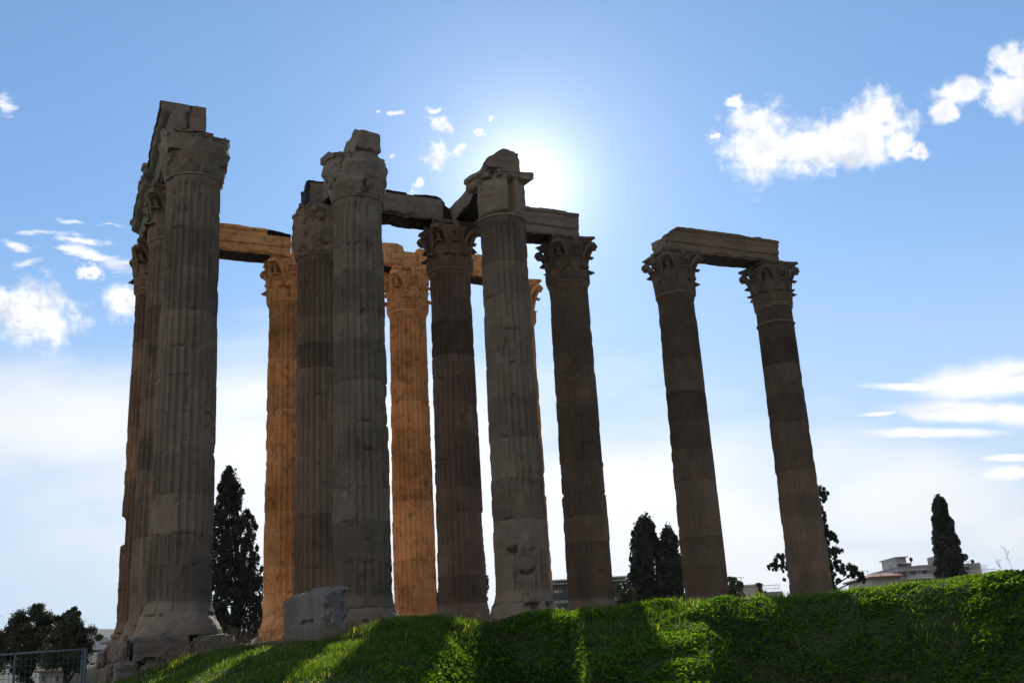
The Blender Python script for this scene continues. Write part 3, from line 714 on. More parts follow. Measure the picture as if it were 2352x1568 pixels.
beam(1, 1, 'u', 'long rough beam with a black crusted top right of the lumpy column', 57, -.62, 5.42, -.62, .62, chip=.13, layer=.06, h=1.15, extra=arch_end, top=spans([(-1, .95), (-.3, 1.12), (1, 1.15), (4.8, 1.12), (5.6, .95)]),
     crust_shade=lambda Q: np.clip(sst(Q[:, 2], .93, 1.02)*.95+sst(Q[:, 0], 4.95, 5.15)*.95*(Q[:, 1] > -.75)+(1-sst(Q[:, 0], -.55, -.4))*.7, 0, 1.))
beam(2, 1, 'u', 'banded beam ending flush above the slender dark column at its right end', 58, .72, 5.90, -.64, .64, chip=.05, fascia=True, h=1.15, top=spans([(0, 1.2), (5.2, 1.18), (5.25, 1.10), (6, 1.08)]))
def fbreak(Q, P):
    k = 1-sst(P[:, 0], -.5, .35)
    Q[:, 0] += k*.45*sst(P[:, 2]-.6*np.abs(P[:, 1]), .55, 1.1)*(1.0)
    return Q
beam(4, 1, 'u', 'beam joining the two columns of the isolated pair, left end crumbling', 59, -.58, 5.75, -.64, .64, chip=.06, fascia=True, h=1.15, extra=fbreak, layer=.03, col=(.86, .8, .72), crust_shade=lambda Q: sst(Q[:, 2], .95, 1.05)*(1-sst(Q[:, 0], .3, .6))*.55,
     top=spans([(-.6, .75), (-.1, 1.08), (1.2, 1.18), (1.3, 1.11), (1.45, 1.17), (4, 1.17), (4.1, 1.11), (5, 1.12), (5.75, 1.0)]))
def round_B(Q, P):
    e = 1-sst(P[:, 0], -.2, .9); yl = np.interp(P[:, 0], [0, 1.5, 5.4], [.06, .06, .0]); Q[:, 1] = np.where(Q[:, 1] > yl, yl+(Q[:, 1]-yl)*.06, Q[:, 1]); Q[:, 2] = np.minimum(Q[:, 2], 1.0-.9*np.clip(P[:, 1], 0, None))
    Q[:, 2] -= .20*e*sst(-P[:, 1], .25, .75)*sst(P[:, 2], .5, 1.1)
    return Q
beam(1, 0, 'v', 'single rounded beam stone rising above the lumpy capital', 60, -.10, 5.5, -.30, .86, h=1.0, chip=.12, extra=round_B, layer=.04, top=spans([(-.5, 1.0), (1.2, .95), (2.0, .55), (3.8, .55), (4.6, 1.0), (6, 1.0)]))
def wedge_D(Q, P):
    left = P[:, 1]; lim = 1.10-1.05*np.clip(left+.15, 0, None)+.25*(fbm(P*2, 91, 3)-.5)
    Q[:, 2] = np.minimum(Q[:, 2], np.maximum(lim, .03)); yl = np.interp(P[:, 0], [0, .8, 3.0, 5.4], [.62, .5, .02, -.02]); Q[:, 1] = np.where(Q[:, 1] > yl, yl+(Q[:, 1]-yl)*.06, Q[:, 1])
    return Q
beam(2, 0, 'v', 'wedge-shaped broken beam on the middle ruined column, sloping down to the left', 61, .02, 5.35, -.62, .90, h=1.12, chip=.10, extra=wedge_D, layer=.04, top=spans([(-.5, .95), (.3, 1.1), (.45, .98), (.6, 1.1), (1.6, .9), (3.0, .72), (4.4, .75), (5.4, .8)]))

# ------------------------------------------------------------------ fallen block and foundation
def fall_shape(Q, P):
    Q = Q.copy(); Q[:, 1] -= (.09*np.cos((P[:, 2]-.1)*9)+.05)*(P[:, 1] < -.2)*sst(P[:, 2], .35, .5)
    rec = (P[:, 1] > .29)*(P[:, 2] < .62)*(P[:, 2] > .12)*(P[:, 0] > 1.9)*(P[:, 0] < 3.3); Q[:, 1] -= .10*rec
    Q[:, 2] -= .16*sst(P[:, 2], .6, 1.4)*sst(P[:, 0], .6, 5.)*0+.0
    return Q
Q, F = block_mesh(.55, 5.5, -.26, .31, 0, 1.42, 71, res=.05, chip=.08, rough=.03, layer=.03, shape=fall_shape)
fb = mesh('fallen_block', Q, F, M_GREY, None, False, {'tone': np.full(len(Q), .2), 'crust_shade': sst(.85-Q[:, 0], 0, .3)*.30}, color=(.96, .94, .93))
fb.location = (-4.66, 27.2, FLOOR-.46); fb.rotation_euler = (0, 0, TH+math.pi/2)
tag(fb, 'long grey marble block lying on the grass in front of the lumpy column', 'marble block', None, 'thing')
rsf = random.Random(4); FG = 'foundation stones under the left row of columns'
def fblock(label, du0, du1, v0, v1, z0, z1, seed, col=(1, 1, 1)):
    Q, F = block_mesh(du0, du1, v0, v1, z0, z1, seed, res=.08, chip=.09, rough=.03, layer=.05)
    o = mesh('foundation_stone', Q, F, M_BASE, None, False, {'tone': np.full(len(Q), rsf.uniform(0, .7))}, color=col)
    o.location = (A0[0], A0[1], FLOOR); o.rotation_euler = (0, 0, TH); tag(o, label, 'stone block', FG, 'thing')
fblock('wide grey foundation stone left of the dark crack under the nearest column', -1.30, .20, -1.42, .8, -.70, -.004, 81, (.85, .86, .90))
fblock('grey foundation stone right of the dark crack under the nearest column', .26, 1.45, -1.35, .9, -.66, -.004, 82, (.85, .86, .90))
fblock('lower wide foundation stone half sunk in grass below the nearest column', -1.15, .75, -1.62, .8, -1.45, -.71, 83, (.9, .9, .92))
fblock('lower right foundation stone almost covered by the grass', .80, 1.70, -1.50, .8, -1.40, -.68, 84, (.9, .9, .92))
fblock('upright tan foundation stone at the lower left corner of the ruin', -1.72, -1.20, -1.50, -.1, -1.55, -.62, 85)
fblock('small tan foundation stone on top of the lower left corner', -1.55, -1.34, -1.30, .2, -.60, -.02, 86)
fblock('tan foundation stone behind the lower left corner stone', -1.85, -1.20, .0, 1.7, -1.6, -.64, 87, (1.1, 1, .9))
fblock('upper tan foundation stone under the second column of the left row', -1.5, 1.3, 1.0, 4.2, -.62, -.004, 88, (1.1, 1., .9))
fblock('lower foundation stone farther back along the left edge', -1.75, -.6, 1.8, 4.4, -1.6, -.66, 89, (1.1, 1., .9))
fblock('upper foundation stone under the middle of the left row', -1.4, 1.3, 4.3, 7.8, -.62, -.004, 90, (1.15, 1.05, .9))
fblock('lower foundation stone under the middle of the left row', -1.65, -.6, 4.5, 8., -1.6, -.66, 91, (1.1, 1., .9))
fblock('upper foundation stone under the farthest left column', -1.45, 1.3, 7.9, 12.6, -.60, -.004, 92, (1.2, 1.05, .9))

# ------------------------------------------------------------------ grass and leaves on the bank
def quads(P, N, size, asp=1., seed=0):                      # one quad per point, random spin in the plane normal to N
    r = np.random.RandomState(seed); n = len(P); N = N/np.linalg.norm(N, axis=1)[:, None]
    a = np.cross(N, r.randn(n, 3)); a /= np.linalg.norm(a, axis=1)[:, None]+1e-9; b = np.cross(N, a)
    s = np.broadcast_to(size, (n,))[:, None]; a = a*s; b = b*s*asp
    return np.stack([P-a-b, P+a-b, P+a+b, P-a+b], 1).reshape(-1, 3), np.arange(n*4).reshape(-1, 4)
def build_cover():
    r = np.random.RandomState(77)
    def scatter(n, far=3.2):
        az = r.uniform(-.60, .72, n); Dc, _ = crest_at(az); lo = np.where(az > -.12, 15., 11.)
        rho = np.sqrt(r.rand(n)*((Dc+far)**2-lo**2)+lo**2)
        return rho*np.sin(az), rho*np.cos(az), az, rho, Dc
    # mallow leaves
    n = 400000; x, y, az, rho, Dc = scatter(n)
    P2 = np.stack([x, y, 0*x], -1); cl = fbm(P2*1.1, 61, 3); big = fbm(P2*.3, 62, 2)
    right = sst(az, -.20, -.02); keep = r.rand(n) < (.10+.9*right)*(.35+1.1*sst(cl, .35, .6))
    x, y, az, rho, Dc, cl, right = (q[keep] for q in (x, y, az, rho, Dc, cl, right)); n = len(x)
    z = ground_z(x, y); calm = 1-.75*sst(az, .20, .23)*(1-sst(az, .36, .40)); hgt = (.02+.17*calm*sst(cl, .40, .70)*right)*(.35+.65*r.rand(n))*(1-.45*sst(rho, Dc, Dc+2))
    cols = (z+hgt); s = r.uniform(.018, .046, n)*(.7+.3*right)
    nx = r.randn(n)*.55; ny = r.randn(n)*.55-.15; N = np.stack([nx, ny, np.full(n, .9)], -1); N /= np.linalg.norm(N, axis=1)[:, None]
    a = np.cross(N, r.randn(n, 3)); a /= np.linalg.norm(a, axis=1)[:, None]; b = np.cross(N, a); K = 6; V = np.zeros((n, K+1, 3)); c = np.stack([x, y, cols], -1)
    V[:, 0] = c-N*(s*.22)[:, None]
    for k in range(K):
        w = 2*math.pi*k/K; rr = s*(.86+.28*r.rand(n)); V[:, k+1] = c+(a*math.cos(w)+b*math.sin(w))*rr[:, None]
    base = (np.arange(n)*(K+1))[:, None]; F = np.concatenate([np.concatenate([base, base+1+k, base+1+(k+1) % K], 1) for k in range(K)])
    tag(mesh('broadleaf_ground_cover', V.reshape(-1, 3), F, M_MALLOW, None, False, {'tone': np.repeat(r.rand(n), K+1)}), kind='stuff')
    # grass blades
    n = 310000; x, y, az, rho, Dc = scatter(n)
    P2 = np.stack([x, y, 0*x], -1); cl = fbm(P2*.8, 71, 3); right = sst(az, -.16, .05)
    keep = r.rand(n) < (1-.80*right)*(.5+.8*sst(cl, .3, .6)); x, y, az, rho, Dc, cl = (q[keep] for q in (x, y, az, rho, Dc, cl)); n = len(x)
    z = ground_z(x, y)-.02; h = r.uniform(.07, .17, n)*(.6+.9*sst(cl, .4, .7)); w = r.uniform(.004, .009, n)*1.4
    th = r.uniform(0, 2*math.pi, n); ln = r.uniform(.2, 1.0, n)*h; wx = np.cos(th+1.57)*w; wy = np.sin(th+1.57)*w; lx = np.cos(th)*ln+.03; ly = np.sin(th)*ln
    V = np.stack([np.stack([x-wx, y-wy, z], -1), np.stack([x+wx, y+wy, z], -1), np.stack([x+lx*.35+wx*.8, y+ly*.35+wy*.8, z+h*.62], -1), np.stack([x+lx*.35-wx*.8, y+ly*.35-wy*.8, z+h*.62], -1), np.stack([x+lx, y+ly, z+h], -1)], 1)
    b = (np.arange(n)*5)[:, None]; F = [list(f) for f in np.concatenate([b, b+1, b+2, b+3], 1)]+[list(f) for f in np.concatenate([b+3, b+2, b+4], 1)]
    tag(mesh('grass', V.reshape(-1, 3), F, M_GRASS, None, False, {'tone': np.repeat(r.rand(n), 5)}), kind='stuff')
build_cover()
def tuft(label, px, D, n, hgt, spread, seed, name='dry_grass_tuft', cat='dry grass', group='dry grass tufts at the foot of the ruin', lean=.5, y=None):
    r = np.random.RandomState(seed); m = MB(); d = ray(px, 1450); x0 = d[0]/d[1]*D
    root = np.array([x0, D, float(ground_z(np.array([x0]), np.array([D]))[0])])
    for k in range(n):
        o = r.randn(2)*spread*.5; h = hgt*r.uniform(.45, 1.); dr = np.array([r.randn()*.35+.25, r.randn()*.3]); p = []
        gx, gy = x0+o[0], D+o[1]; gz = float(ground_z(np.array([gx]), np.array([gy]))[0])-root[2]-.03
        for q in np.linspace(0, 1, 5): p.append((o[0]+dr[0]*h*lean*q**1.7, o[1]+dr[1]*h*lean*q**1.7, gz+h*(q-.18*q*q)))
        m.tube(p, [.006, .005, .004, .004, .006 if k % 3 else .014], 3)
    o = m.out(name, M_DRY, None, attrs=None); o.location = root; tag(o, label, cat, group, 'stuff')
tuft('pale dry grass at the right foot of the nearest column', 520, 28.2, 170, .75, 1.2, 1)
tuft('dry grass bending over the lower edge of the grey fallen block', 775, 26.4, 200, .60, 1.1, 2)
tuft('dry grass between the fallen block and the lumpy column', 855, 27.2, 80, .42, .9, 3)
tuft('bushy straw tuft at the left foot of the ruined middle column', 1090, 28.6, 190, .48, .6, 4)
tuft('thin dry grass in front of the lowest foundation stones', 405, 28.2, 90, .55, 1.2, 5)
tuft('dry grass in front of the orange column beside the cypress', 620, 27.8, 90, .45, 1.0, 6)
WG = 'dry weed stems on the crest of the bank'
for k, (px, D, h, lab) in enumerate(((2075, 27.2, .50, 'thin dry weed leaning far left against the sky left of the flats'), (2105, 27.2, .42, 'short dry weed just right of the leaning one'), (2033, 27.6, .36, 'low dry weed on the crest right of the last column'),
                       (2245, 26.3, .42, 'dry weed in front of the right wing of the flats'), (2345, 25.4, .62, 'tallest seeded dry weed at the right edge of the picture'), (2322, 25.4, .40, 'low dry weed left of the tallest one'),
                       (1345, 26, .45, 'lone dry stem sticking up in the shaded part of the bank'), (1585, 24.5, .5, 'dry stem among the sunlit leaves of the bank'), (1830, 25, .5, 'dry stem low in the dark right part of the bank'))):
    m = MB(); r = np.random.RandomState(100+k); d = ray(px, 1400); x0 = d[0]/d[1]*D; z0 = float(ground_z(np.array([x0]), np.array([D]))[0])
    for j in range(1):
        lx = -.35-.2*j if k == 0 else r.uniform(-.3, .3); P = [(j*.35+lx*h*q**1.4, 0, h*1.25*q) for q in np.linspace(0, 1, 6)]; m.tube(P, [.006, .006, .005, .005, .004, .004], 4)
        for t in range(6):
            b = np.array(P[3])*(1-t/6)+np.array(P[5])*(t/6); e = b+np.array([r.uniform(-.07, .07), r.uniform(-.05, .05), .05]); m.tube([b, (b+e)/2, e], [.003, .003, .012], 4)
    o = m.out('dry_weed', M_DRY); o.location = (x0, D, z0-.03); tag(o, lab, 'weed', WG)

# ------------------------------------------------------------------ trees
def crown_mesh(L, Rr, per, leaf, seed, fill=.35):
    r = np.random.RandomState(seed); L = np.asarray(L, float); Rr = np.asarray(Rr, float)
    idx = np.repeat(np.arange(len(L)), per); n = len(idx); d = r.randn(n, 3); d /= np.linalg.norm(d, axis=1)[:, None]
    rad = (r.rand(n)**fill*np.where(r.rand(n) < .16, 1.4, 1.))[:, None]; P = L[idx]+d*rad*Rr[idx]
    N = d+r.randn(n, 3)*.8; s = leaf*r.uniform(.6, 1.35, n)
    V, F = quads(P, N, s, .62, seed+1); return V, F, np.repeat(r.rand(len(L))[idx]*.6+r.rand(n)*.4, 4)
def tree(label, x, y, gz, lumps, radii, per, leaf, seed, m=None, name='tree', cat='tree', group=None, trunk=(.22, .5), limbs=(), fill=.35):
    root = thing(name, label, cat, (x, y, gz), 0, group)
    V, F, t = crown_mesh(lumps, radii, per, leaf, seed, fill); mesh('crown', V, F, m or M_CYP, root, False, {'tone': t})
    tr = MB(); top = max(l[2] for l in lumps)*trunk[1]; q = np.linspace(0, 1, 7); rr = np.random.RandomState(seed+9)
    tr.tube([(rr.randn()*.05*k, rr.randn()*.05*k, top*a) for k, a in enumerate(q)], [trunk[0]*(1-.75*a) for a in q], 8)
    for li in range(min(18, len(lumps))):
        l = np.array(lumps[li*len(lumps)//min(18, len(lumps))]); b = np.array([0, 0, min(top*.9, max(.2, l[2]*.55))]); tr.tube([b, (b+l)/2+np.array([0, 0, .1]), l], [trunk[0]*.35, trunk[0]*.25, .02], 5)
    tr.out('trunk', M_BARK, root, True); return root
def px_xz(px, py, D):                                       # metres right of x=0 and height for a pixel at distance D
    p = at(px, py, D); return p[0], p[2]
def cypress(label, bx, D, prof, seed, n=230, per=150, leaf=.10, spires=(), lump=(.30, .50), grow=1.07, wob=1., group='cypress trees beyond the ruin'):
    # prof: (py, px_left, px_right) outline rows from top to bottom
    r = np.random.RandomState(seed); ys = np.array([p[0] for p in prof], float); lf = np.array([p[1] for p in prof], float); rt = np.array([p[2] for p in prof], float)
    gx, _ = px_xz(bx, 1480, D); gz = float(ground_z(np.array([gx]), np.array([D]))[0]); L = []; R_ = []
    for k in range(n):
        py = ys[0]+(ys[-1]-ys[0])*r.rand()**.80; a = np.interp(py, ys, lf); b = np.interp(py, ys, rt); xl, z = px_xz(a, py, D); xr, _ = px_xz(b, py, D)
        hw = (xr-xl)/2; cx = (xl+xr)/2; hw *= grow; hw *= 1+wob*(-.20+.42*float(vnoise(np.array([py*.055, seed*3.1, 0.]), 3))); lr = min(r.uniform(*lump)*(.55 if r.rand() < .5 else 1.15), hw*.7+.08); q = r.rand()**.38; w = r.uniform(0, 2*math.pi)
        L.append((cx+max(0, hw-lr*.8)*q*math.cos(w)-gx, max(0, hw-lr*.8)*q*math.sin(w), z-gz)); R_.append((lr*.75, lr*.75, lr*1.25))
    return tree(label, gx, D, gz, L, R_, per, leaf, seed, name='cypress_tree', cat='cypress', group=group, trunk=(.20, .8))
cypress('tall dark cypress with a second lower spire, behind the gap right of the nearest column', 545, 62,
        [(1075, 522, 530), (1095, 508, 545), (1130, 498, 556), (1165, 497, 557), (1182, 494, 570), (1225, 488, 583), (1270, 484, 594), (1330, 482, 600), (1390, 483, 606), (1440, 484, 606), (1478, 486, 602)], 201, n=560, per=120, leaf=.052, lump=(.20, .38), grow=1.2)
cypress('bushy dark cypress left of the isolated pair, the taller of two grown together', 1480, 80, [(1195, 1466, 1492), (1212, 1452, 1504), (1240, 1448, 1510), (1300, 1446, 1522), (1340, 1446, 1530), (1400, 1450, 1530)], 202, n=260, per=85, leaf=.095, lump=(.26, .48), grow=1.16)
cypress('lower dark cypress with a forked top, touching the left column of the isolated pair', 1535, 80, [(1222, 1516, 1546), (1245, 1504, 1558), (1290, 1506, 1562), (1340, 1512, 1572), (1400, 1510, 1574)], 203, n=210, per=85, leaf=.095, lump=(.26, .46), grow=1.16)
cypress('lone slim cypress in front of the flats at the far right', 2188, 80, [(1141, 2152, 1141+1026), (1158, 2143, 2175), (1185, 2142, 2180), (1210, 2143, 2192), (1250, 2144, 2204), (1290, 2148, 2214), (1330, 2152, 2220), (1350, 2154, 2222)], 204, n=420, wob=.25, grow=1.1, lump=(.2, .34), per=90, leaf=.085)
cypress('dark tree almost hidden behind the leafy column left of the ruined one', 1098, 75, [(1300, 1090, 1112), (1330, 1085, 1121), (1370, 1080, 1119), (1430, 1080, 1122)], 205, n=60, per=90, leaf=.11)
cypress('dark tree glimpsed low beside the lone orange column', 1025, 75, [(1345, 1010, 1030), (1370, 1003, 1040), (1400, 1002, 1045), (1440, 1000, 1050)], 206, n=60, per=90, leaf=.11)
def px_tree(label, bx, D, blobs, seed, per, leaf, m, name, cat, group=None, depth=1., trunk=(.2, .6), fill=.4, spread=.62, qr=(.35, .8)):
    r = np.random.RandomState(seed); gx, _ = px_xz(bx, 1480, D); gz = float(ground_z(np.array([gx]), np.array([D]))[0]); L = []; R_ = []
    for (px, py, rad, n) in blobs:
        s = rad*D/2514.
        for k in range(n if spread < .8 else n*3):
            o = r.randn(3)*s*spread*np.array([1, depth, 1]); x, z = px_xz(px, py, D)
            L.append((x-gx+o[0], o[1], z-gz+o[2])); q = s*r.uniform(*qr); R_.append((q*.8, q*.8, q*1.15) if spread > .8 else (q*1.1, q*1.1, q*.9))
    return tree(label, gx, D, gz, L, R_, per, leaf, seed, m, name, cat, group, trunk, fill=.6)
px_tree('ragged dark conifer with drooping boughs behind the rightmost column', 1900, 70,
        [(1886, 1130, 8, 4), (1882, 1150, 8, 4), (1884, 1175, 6, 3), (1888, 1195, 8, 4), (1893, 1215, 9, 4), (1903, 1228, 8, 3), (1912, 1237, 7, 3), (1893, 1245, 10, 4), (1905, 1262, 12, 4), (1917, 1268, 9, 3), (1893, 1285, 12, 5), (1905, 1300, 11, 5),
         (1926, 1300, 9, 4), (1940, 1306, 9, 4), (1955, 1309, 9, 4), (1968, 1313, 8, 3), (1977, 1322, 6, 3), (1981, 1332, 4, 2), (1912, 1325, 10, 4), (1900, 1345, 12, 5), (1912, 1352, 9, 4), (1885, 1330, 16, 6), (1885, 1290, 14, 5), (1880, 1240, 12, 5), (1875, 1190, 10, 4),
         (1798, 1289, 9, 4), (1785, 1294, 8, 3), (1775, 1300, 6, 3), (1806, 1302, 7, 3), (1812, 1318, 7, 3), (1840, 1300, 14, 5), (1850, 1340, 18, 6)], 211, 70, .055, M_CYP, 'conifer', 'conifer', spread=.81, qr=(.28, .75), depth=1.6, trunk=(.22, .85))
px_tree('broad olive tree with a pointed top at the lower left behind the fence', 75, 38,
        [(88, 1398, 12, 5), (80, 1415, 16, 6), (100, 1425, 16, 6), (50, 1425, 18, 6), (30, 1445, 18, 6), (60, 1450, 26, 9), (100, 1455, 24, 9), (15, 1475, 24, 8), (60, 1490, 32, 10), (110, 1495, 30, 10), (10, 1515, 28, 8), (50, 1535, 26, 8), (-30, 1470, 30, 8), (-25, 1520, 30, 8)], 212, 480, .026, M_OLIVE, 'olive_tree', 'olive tree', 'olive trees behind the fence', spread=.55, qr=(.4, .95), trunk=(.16, .5))
px_tree('rounder olive tree right of the pointed one behind the fence', 160, 37,
        [(158, 1412, 14, 6), (175, 1415, 12, 5), (140, 1430, 16, 6), (165, 1440, 22, 8), (185, 1455, 18, 7), (190, 1480, 18, 7), (150, 1475, 28, 10), (175, 1500, 26, 9), (135, 1515, 24, 8), (185, 1530, 14, 5)], 213, 480, .026, M_OLIVE, 'olive_tree', 'olive tree', 'olive trees behind the fence', spread=.55, qr=(.4, .95), trunk=(.14, .5))
px_tree('shrub sprouting behind the left edge of the farthest left column', 284, 52, [(284, 1455, 6, 4), (282, 1470, 8, 5), (286, 1490, 9, 5)], 214, 120, .06, M_BUSH, 'shrub', 'shrub')
px_tree('grey green shrub under the two grown together cypresses', 1438, 60, [(1430, 1365, 12, 6), (1450, 1368, 12, 6), (1438, 1385, 14, 6), (1415, 1385, 10, 4)], 215, 140, .06, M_BUSH, 'shrub', 'shrub')
px_tree('small dark tree touching the right side of the left column of the pair', 1682, 75, [(1684, 1335, 9, 5), (1692, 1345, 10, 5), (1678, 1355, 14, 6), (1690, 1375, 14, 5)], 216, 120, .08, M_BUSH, 'small_tree', 'tree')
px_tree('tiny round tree on the white roof between the isolated pair', 1746, 100, [(1746, 1350, 6, 5), (1746, 1362, 7, 4)], 217, 100, .08, M_BUSH, 'small_tree', 'tree')

# ------------------------------------------------------------------ buildings
M_PLAS = plain('pale_plaster', (.50, .47, .44), .9, var=.12, sc_=.5); M_PLAS2 = plain('beige_plaster', (.34, .31, .28), .9, var=.12, sc_=.5)
M_ROOF = plain('red_roof_tiles', (.26, .11, .08), .9, var=.3, sc_=4); M_WIN = plain('window_glass', (.03, .035, .045), .12, .5); M_WHITE = plain('white_paint', (.75, .75, .76), .6, var=.05)
M_TEAL = plain('dark_green_glass', (.012, .030, .032), .15, .6); M_DARK = plain('dark_metal', (.05, .05, .055), .5, .4, .5); M_CONC = plain('concrete', (.30, .30, .31), .9, var=.15, sc_=.8)
class BL:                                                   # boxes given by their outline in the picture at distance D, with real depth
    def __init__(s, D, label, name, cat, group=None, px=0, yaw=0.):
        s.D = D; x, _ = px_xz(px, 1450, D); s.x = x; s.g = float(ground_z(np.array([x]), np.array([D]))[0]); s.px = px; s.root = thing(name, label, cat, (x, D, s.g), yaw, group)
    def X(s, px): return (px-s.px)/2514.*s.D
    def Z(s, py, px=None): return px_xz(px if px is not None else s.px, py, s.D)[1]-s.g
    def box(s, name, m, px0, px1, py0, py1, d0=0., d1=8., parent=None, bev=0.):
        pm = (px0+px1)/2; z1 = s.Z(py0, pm); z0 = s.Z(py1, pm) if py1 is not None else -3.
        b = MB(); b.box((s.X(px0), d0, z0), (s.X(px1), d1, z1)); return b.out(name, m, parent or s.root)
    def win(s, px0, px1, py0, py1, d=0., m=None):
        f = s.box('window', M_WHITE, px0-.8, px1+.8, py0-.8, py1+.8, d-.07, d-.0)
        s.box('pane', m or M_WIN, px0, px1, py0, py1, d-.10, d-.04, f); return f
    def rail(s, px0, px1, py0, py1, d=0., n=8, name='railing', m=None, r=.03):
        b = MB(); pm = (px0+px1)/2; z1 = s.Z(py0, pm); z0 = s.Z(py1, pm)
        for k in range(n+1):
            x = s.X(px0+(px1-px0)*k/n); b.tube([(x, d, z0), (x, d, z1)], [r, r], 4)
        b.tube([(s.X(px0), d, z1), (s.X(px1), d, z1)], [r*1.4]*2, 4); b.tube([(s.X(px0), d, (z0+z1)/2), (s.X(px1), d, (z0+z1)/2)], [r]*2, 4)
        return b.out(name, m or M_WHITE, s.root)
    def dish(s, px, py, rad, d=1.):
        b = MB(); x = s.X(px); z = s.Z(py, px); V = []; n = 14
        for k in range(3):
            for j in range(n): a = 2*math.pi*j/n; rr = rad*(k+.01)/2; V.append((x+rr*math.cos(a)*.75, d-.10*(k/2)**2*1.5-.2*rr*math.cos(a), z+rr*math.sin(a)))
        F = [(k*n+j, k*n+(j+1) % n, (k+1)*n+(j+1) % n, (k+1)*n+j) for k in range(2) for j in range(n)]; b.add(V, F); b.tube([(x, d, z-rad*1.6), (x, d, z)], [.05, .05], 5); b.tube([(x, d, z), (x-.35*rad, d-.5, z-.2)], [.03, .03], 4)
        return b.out('satellite_dish', M_DARK, s.root)
    def aerial(s, px, py0, py1, d=1.):
        b = MB(); x = s.X(px); z1 = s.Z(py0, px); z0 = s.Z(py1, px); b.tube([(x, d, z0), (x, d, z1)], [.035]*2, 4)
        b.tube([(x-.9, d, z1+.05), (x+.3, d, z1-.05)], [.025]*2, 4)
        for k in range(5): b.tube([(x-.85+.2*k, d-.25, z1), (x-.85+.2*k, d+.25, z1)], [.015]*2, 4)
        return b.out('aerial', M_DARK, s.root)
b = BL(150, 'block of flats with roof terraces behind the lone slim cypress', 'apartment_building', 'building', px=2180)
b.box('wall', M_PLAS2, 2087, 2156, 1303, None, 0, 14); b.box('wall', M_PLAS2, 2214, 2272, 1293, None, -1, 14); b.box('wall', M_CONC, 2150, 2216, 1290, None, 3, 14)
b.box('cornice', M_PLAS, 2085, 2157, 1306, 1309, -.6, 14.3); b.box('parapet', M_CONC, 2088, 2154, 1297, 1303, .4, 13.5)
b.box('penthouse', M_PLAS, 2100, 2126, 1274, 1297, 3, 9); b.box('penthouse', M_PLAS2, 2126, 2137, 1286, 1297, 3, 9); b.box('slanted_canopy', M_PLAS, 2098, 2129, 1272, 1274, 2.4, 9.6)
b.box('penthouse', M_PLAS2, 2214, 2232, 1265, 1294, 2, 9); b.box('penthouse', M_PLAS, 2232, 2245, 1276, 1294, 2, 9)
for q in ((2093, 2102, 1312, 1324), (2111, 2125, 1308, 1322), (2140, 2152, 1304, 1318)): b.win(*q)
b.win(2226, 2245, 1300, 1316, -1.0); b.rail(2104, 2156, 1319, 1326, -1.2, 14); b.box('balcony', M_WHITE, 2104, 2156, 1325, 1328, -1.4, 0)
b.rail(2214, 2296, 1310, 1322, -2.2, 18); b.box('balcony', M_PLAS, 2214, 2296, 1321, 1326, -2.4, 4); b.rail(2270, 2285, 1298, 1312, -1., 5); b.rail(2212, 2230, 1259, 1264, 3., 4, r=.02)
b.dish(2131, 1280, .32, 2.); b.dish(2254, 1275, .45, 1.); b.dish(2268, 1286, .3, 1.); b.aerial(2251, 1261, 1282, 2.); b.aerial(2088, 1283, 1299, 2.)
for q in ((2104, 2110, 1289, 1297), (2114, 2124, 1290, 1297)): b.box('roof_plant', M_DARK, *q, 2.2, 3.)
b = BL(140, 'low white house with a red tiled roof left of the flats', 'tiled_house', 'house', px=2045)
b.box('wall', M_PLAS, 2018, 2088, 1322, None, 0, 10); m = MB(); zt = b.Z(1309, 2045); ze = b.Z(1322, 2045)
x0, x1 = b.X(2010), b.X(2090); m.add([(x0, -1, ze), (x1, -1, ze), (x1, 11, ze), (x0, 11, ze), (x0+2.2, 5, zt), (x1, 5, zt), (x0, -1, ze-.2), (x1, -1, ze-.2), (x1, 11, ze-.2), (x0, 11, ze-.2)],
      [(0, 1, 5, 4), (2, 3, 4, 5), (3, 0, 4), (1, 2, 5), (6, 9, 8, 7), (0, 6, 7, 1), (1, 7, 8, 2), (2, 8, 9, 3), (3, 9, 6, 0)]); m.out('roof', M_ROOF, b.root)
b.aerial(2036, 1303, 1316, 4.)
b = BL(110, 'modern building with dark green glass and a thin white roof edge, seen between the columns', 'glass_building', 'building', px=1360)
b.box('glass_wall', M_TEAL, 1272, 1446, 1338, None, 0, 16); b.box('roof_edge', M_WHITE, 1266, 1450, 1329, 1331.5, -2.2, 17); b.box('roof_edge', M_WHITE, 1268, 1449, 1336, 1338, -1.4, 16)
for q in (1276, 1300, 1330, 1360, 1390, 1420, 1444): b.box('mullion', M_DARK, q-.6, q+.6, 1338, None, -.12, .0)
b.box('sill_band', M_CONC, 1272, 1446, 1374, 1381, -.3, 0.)
for q in ((1278, 1290, 1354, 1361), (1293, 1297, 1353, 1360), (1421, 1426, 1354, 1360)): b.box('pane', M_PLAS, *q, -.2, -.12)
b = BL(105, 'flat white roofed building with an aerial and a railing between the isolated pair', 'low_building', 'building', px=1750)
b.box('wall', M_PLAS, 1697, 1764, 1344, None, 0, 10); b.box('parapet', M_WHITE, 1696, 1765, 1341, 1344, -.2, 10.2); b.box('wall', M_CONC, 1764, 1815, 1356, None, 1, 10); b.rail(1766, 1812, 1340, 1356, 1.5, 9, r=.022)
b.aerial(1730, 1319, 1342, 3.); b.aerial(1783, 1337, 1356, 4.); b.box('chimney', M_PLAS, 1712, 1718, 1336, 1342, 3, 4)
b = BL(120, 'pale block of flats with stacked balconies at the lower left, right of the olive trees', 'apartment_building', 'building', px=228)
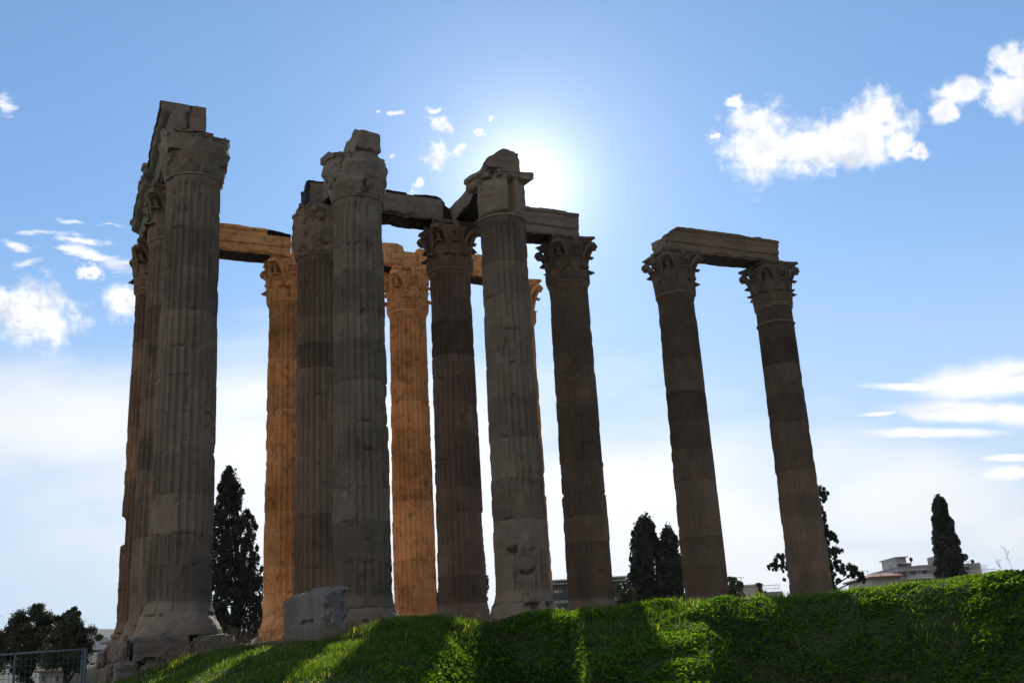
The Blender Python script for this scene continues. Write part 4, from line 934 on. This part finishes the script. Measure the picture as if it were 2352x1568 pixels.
b.box('wall', M_PLAS, 213, 235, 1487, None, 3, 14); b.box('wall', M_PLAS, 234, 262, 1478, None, 6, 18); b.box('stair_tower', M_CONC, 237, 253, 1490, None, 0, 6)
for y_ in (1491, 1520, 1551):
    b.box('balcony', M_DARK, 211, 236, y_, y_+7, 0, 3); b.box('balcony_slab', M_WHITE, 210, 237, y_+7, y_+10, -.3, 3)
for q in ((222, 228, 1502, 1516), (222, 228, 1532, 1546), (257, 260, 1490, 1500)): b.win(*q, 3.)
b.box('roof_terrace', M_ROOF, 214, 236, 1474, 1477, 2, 10); b.box('penthouse', M_PLAS2, 216, 234, 1477, 1487, 4, 10)
b = BL(75, 'low house with three pairs of windows behind the wire fence', 'low_house', 'house', px=145)
b.box('wall', M_PLAS, 96, 190, 1541, None, 0, 8); b.box('roof', M_ROOF, 93, 193, 1538, 1541, -.5, 8.5)
for q in ((104, 112, 1549, 1563), (136, 144, 1549, 1563), (165, 175, 1547, 1563)): b.win(*q)
rh = random.Random(9)
for k, (x0_, x1_, y0_, lab) in enumerate(((262, 275, 1466, 'small pale house on the distant hill nearest the ruin'), (246, 258, 1469, 'small pale house on the distant hill, left of its neighbour'), (206, 222, 1462, 'pale house on the distant hill showing over the olive tree'), (232, 242, 1466, 'small pale house in the middle of the distant hill'))):
    b = BL(420+40*k, lab, 'hill_house', 'house', 'pale houses on the distant hill', px=(x0_+x1_)/2); b.box('wall', M_PLAS, x0_, x1_, y0_, None, 0, 14); b.box('roof', M_WHITE, x0_-.6, x1_+.6, y0_-1.2, y0_, -1, 15)
    for w in range(2): b.box('window', M_WIN, x0_+2+w*5, x0_+4.5+w*5, y0_+4, y0_+9, -.1, 0.)
# ------------------------------------------------------------------ wire fence
fx = thing('wire_fence', 'grey steel framed wire mesh fence panel at the lower left corner', 'fence', (0, 0, 0))
DL, DR = 25.5, 24.6
def fp(px, py):
    D = DL+(DR-DL)*(px+60)/255.; return at(px, py, D)
def fpz(px, z): p = fp(px, 1500); return np.array([p[0], p[1], z])
zt = fp(97, 1497)[2]; zb = zt-2.0
fr = MB(); fr.tube([fpz(-60, zt), fpz(97, zt), fpz(194, zt)], [.03]*3, 8); fr.out('rail', M_STEEL, fx, True); fr = MB(); fr.tube([fpz(-60, zb), fpz(194, zb)], [.025]*2, 8); fr.out('rail', M_STEEL, fx, True)
for px in (36, 197): q = MB(); q.tube([fpz(px, zb-.25), fpz(px, zt+.02)], [.038 if px > 100 else .028]*2, 8); q.out('post', M_STEEL, fx, True)
q = MB(); q.tube([fpz(190, zb-.1), fpz(190, zt+.02)], [.03]*2, 8); q.out('post', M_STEEL, fx, True)
wm = MB()
for k in range(22): px = -60+k*12.1; wm.tube([fpz(px, zb), fpz(px, zt)], [.0045]*2, 4)
for k in range(1, 15): wm.tube([fpz(-60, zt-k*.137), fpz(190, zt-k*.137)], [.0045]*2, 4)
wm.out('wire_mesh', M_STEEL, fx)

# ------------------------------------------------------------------ haze
def haze(density):
    b = MB(); b.box((-4700, -4700, -60), (4700, 4700, 330)); m = bpy.data.materials.new('haze'); m.use_nodes = True; t = NT(m.node_tree)
    v = t.new('ShaderNodeVolumePrincipled'); v.inputs['Color'].default_value = (.80, .88, 1, 1); v.inputs['Density'].default_value = density; v.inputs['Anisotropy'].default_value = .2
    o = t.new('ShaderNodeOutputMaterial'); t.l.new(v.outputs[0], o.inputs['Volume']); h = b.out('haze', m); tag(h, kind='stuff')
haze(.00010)
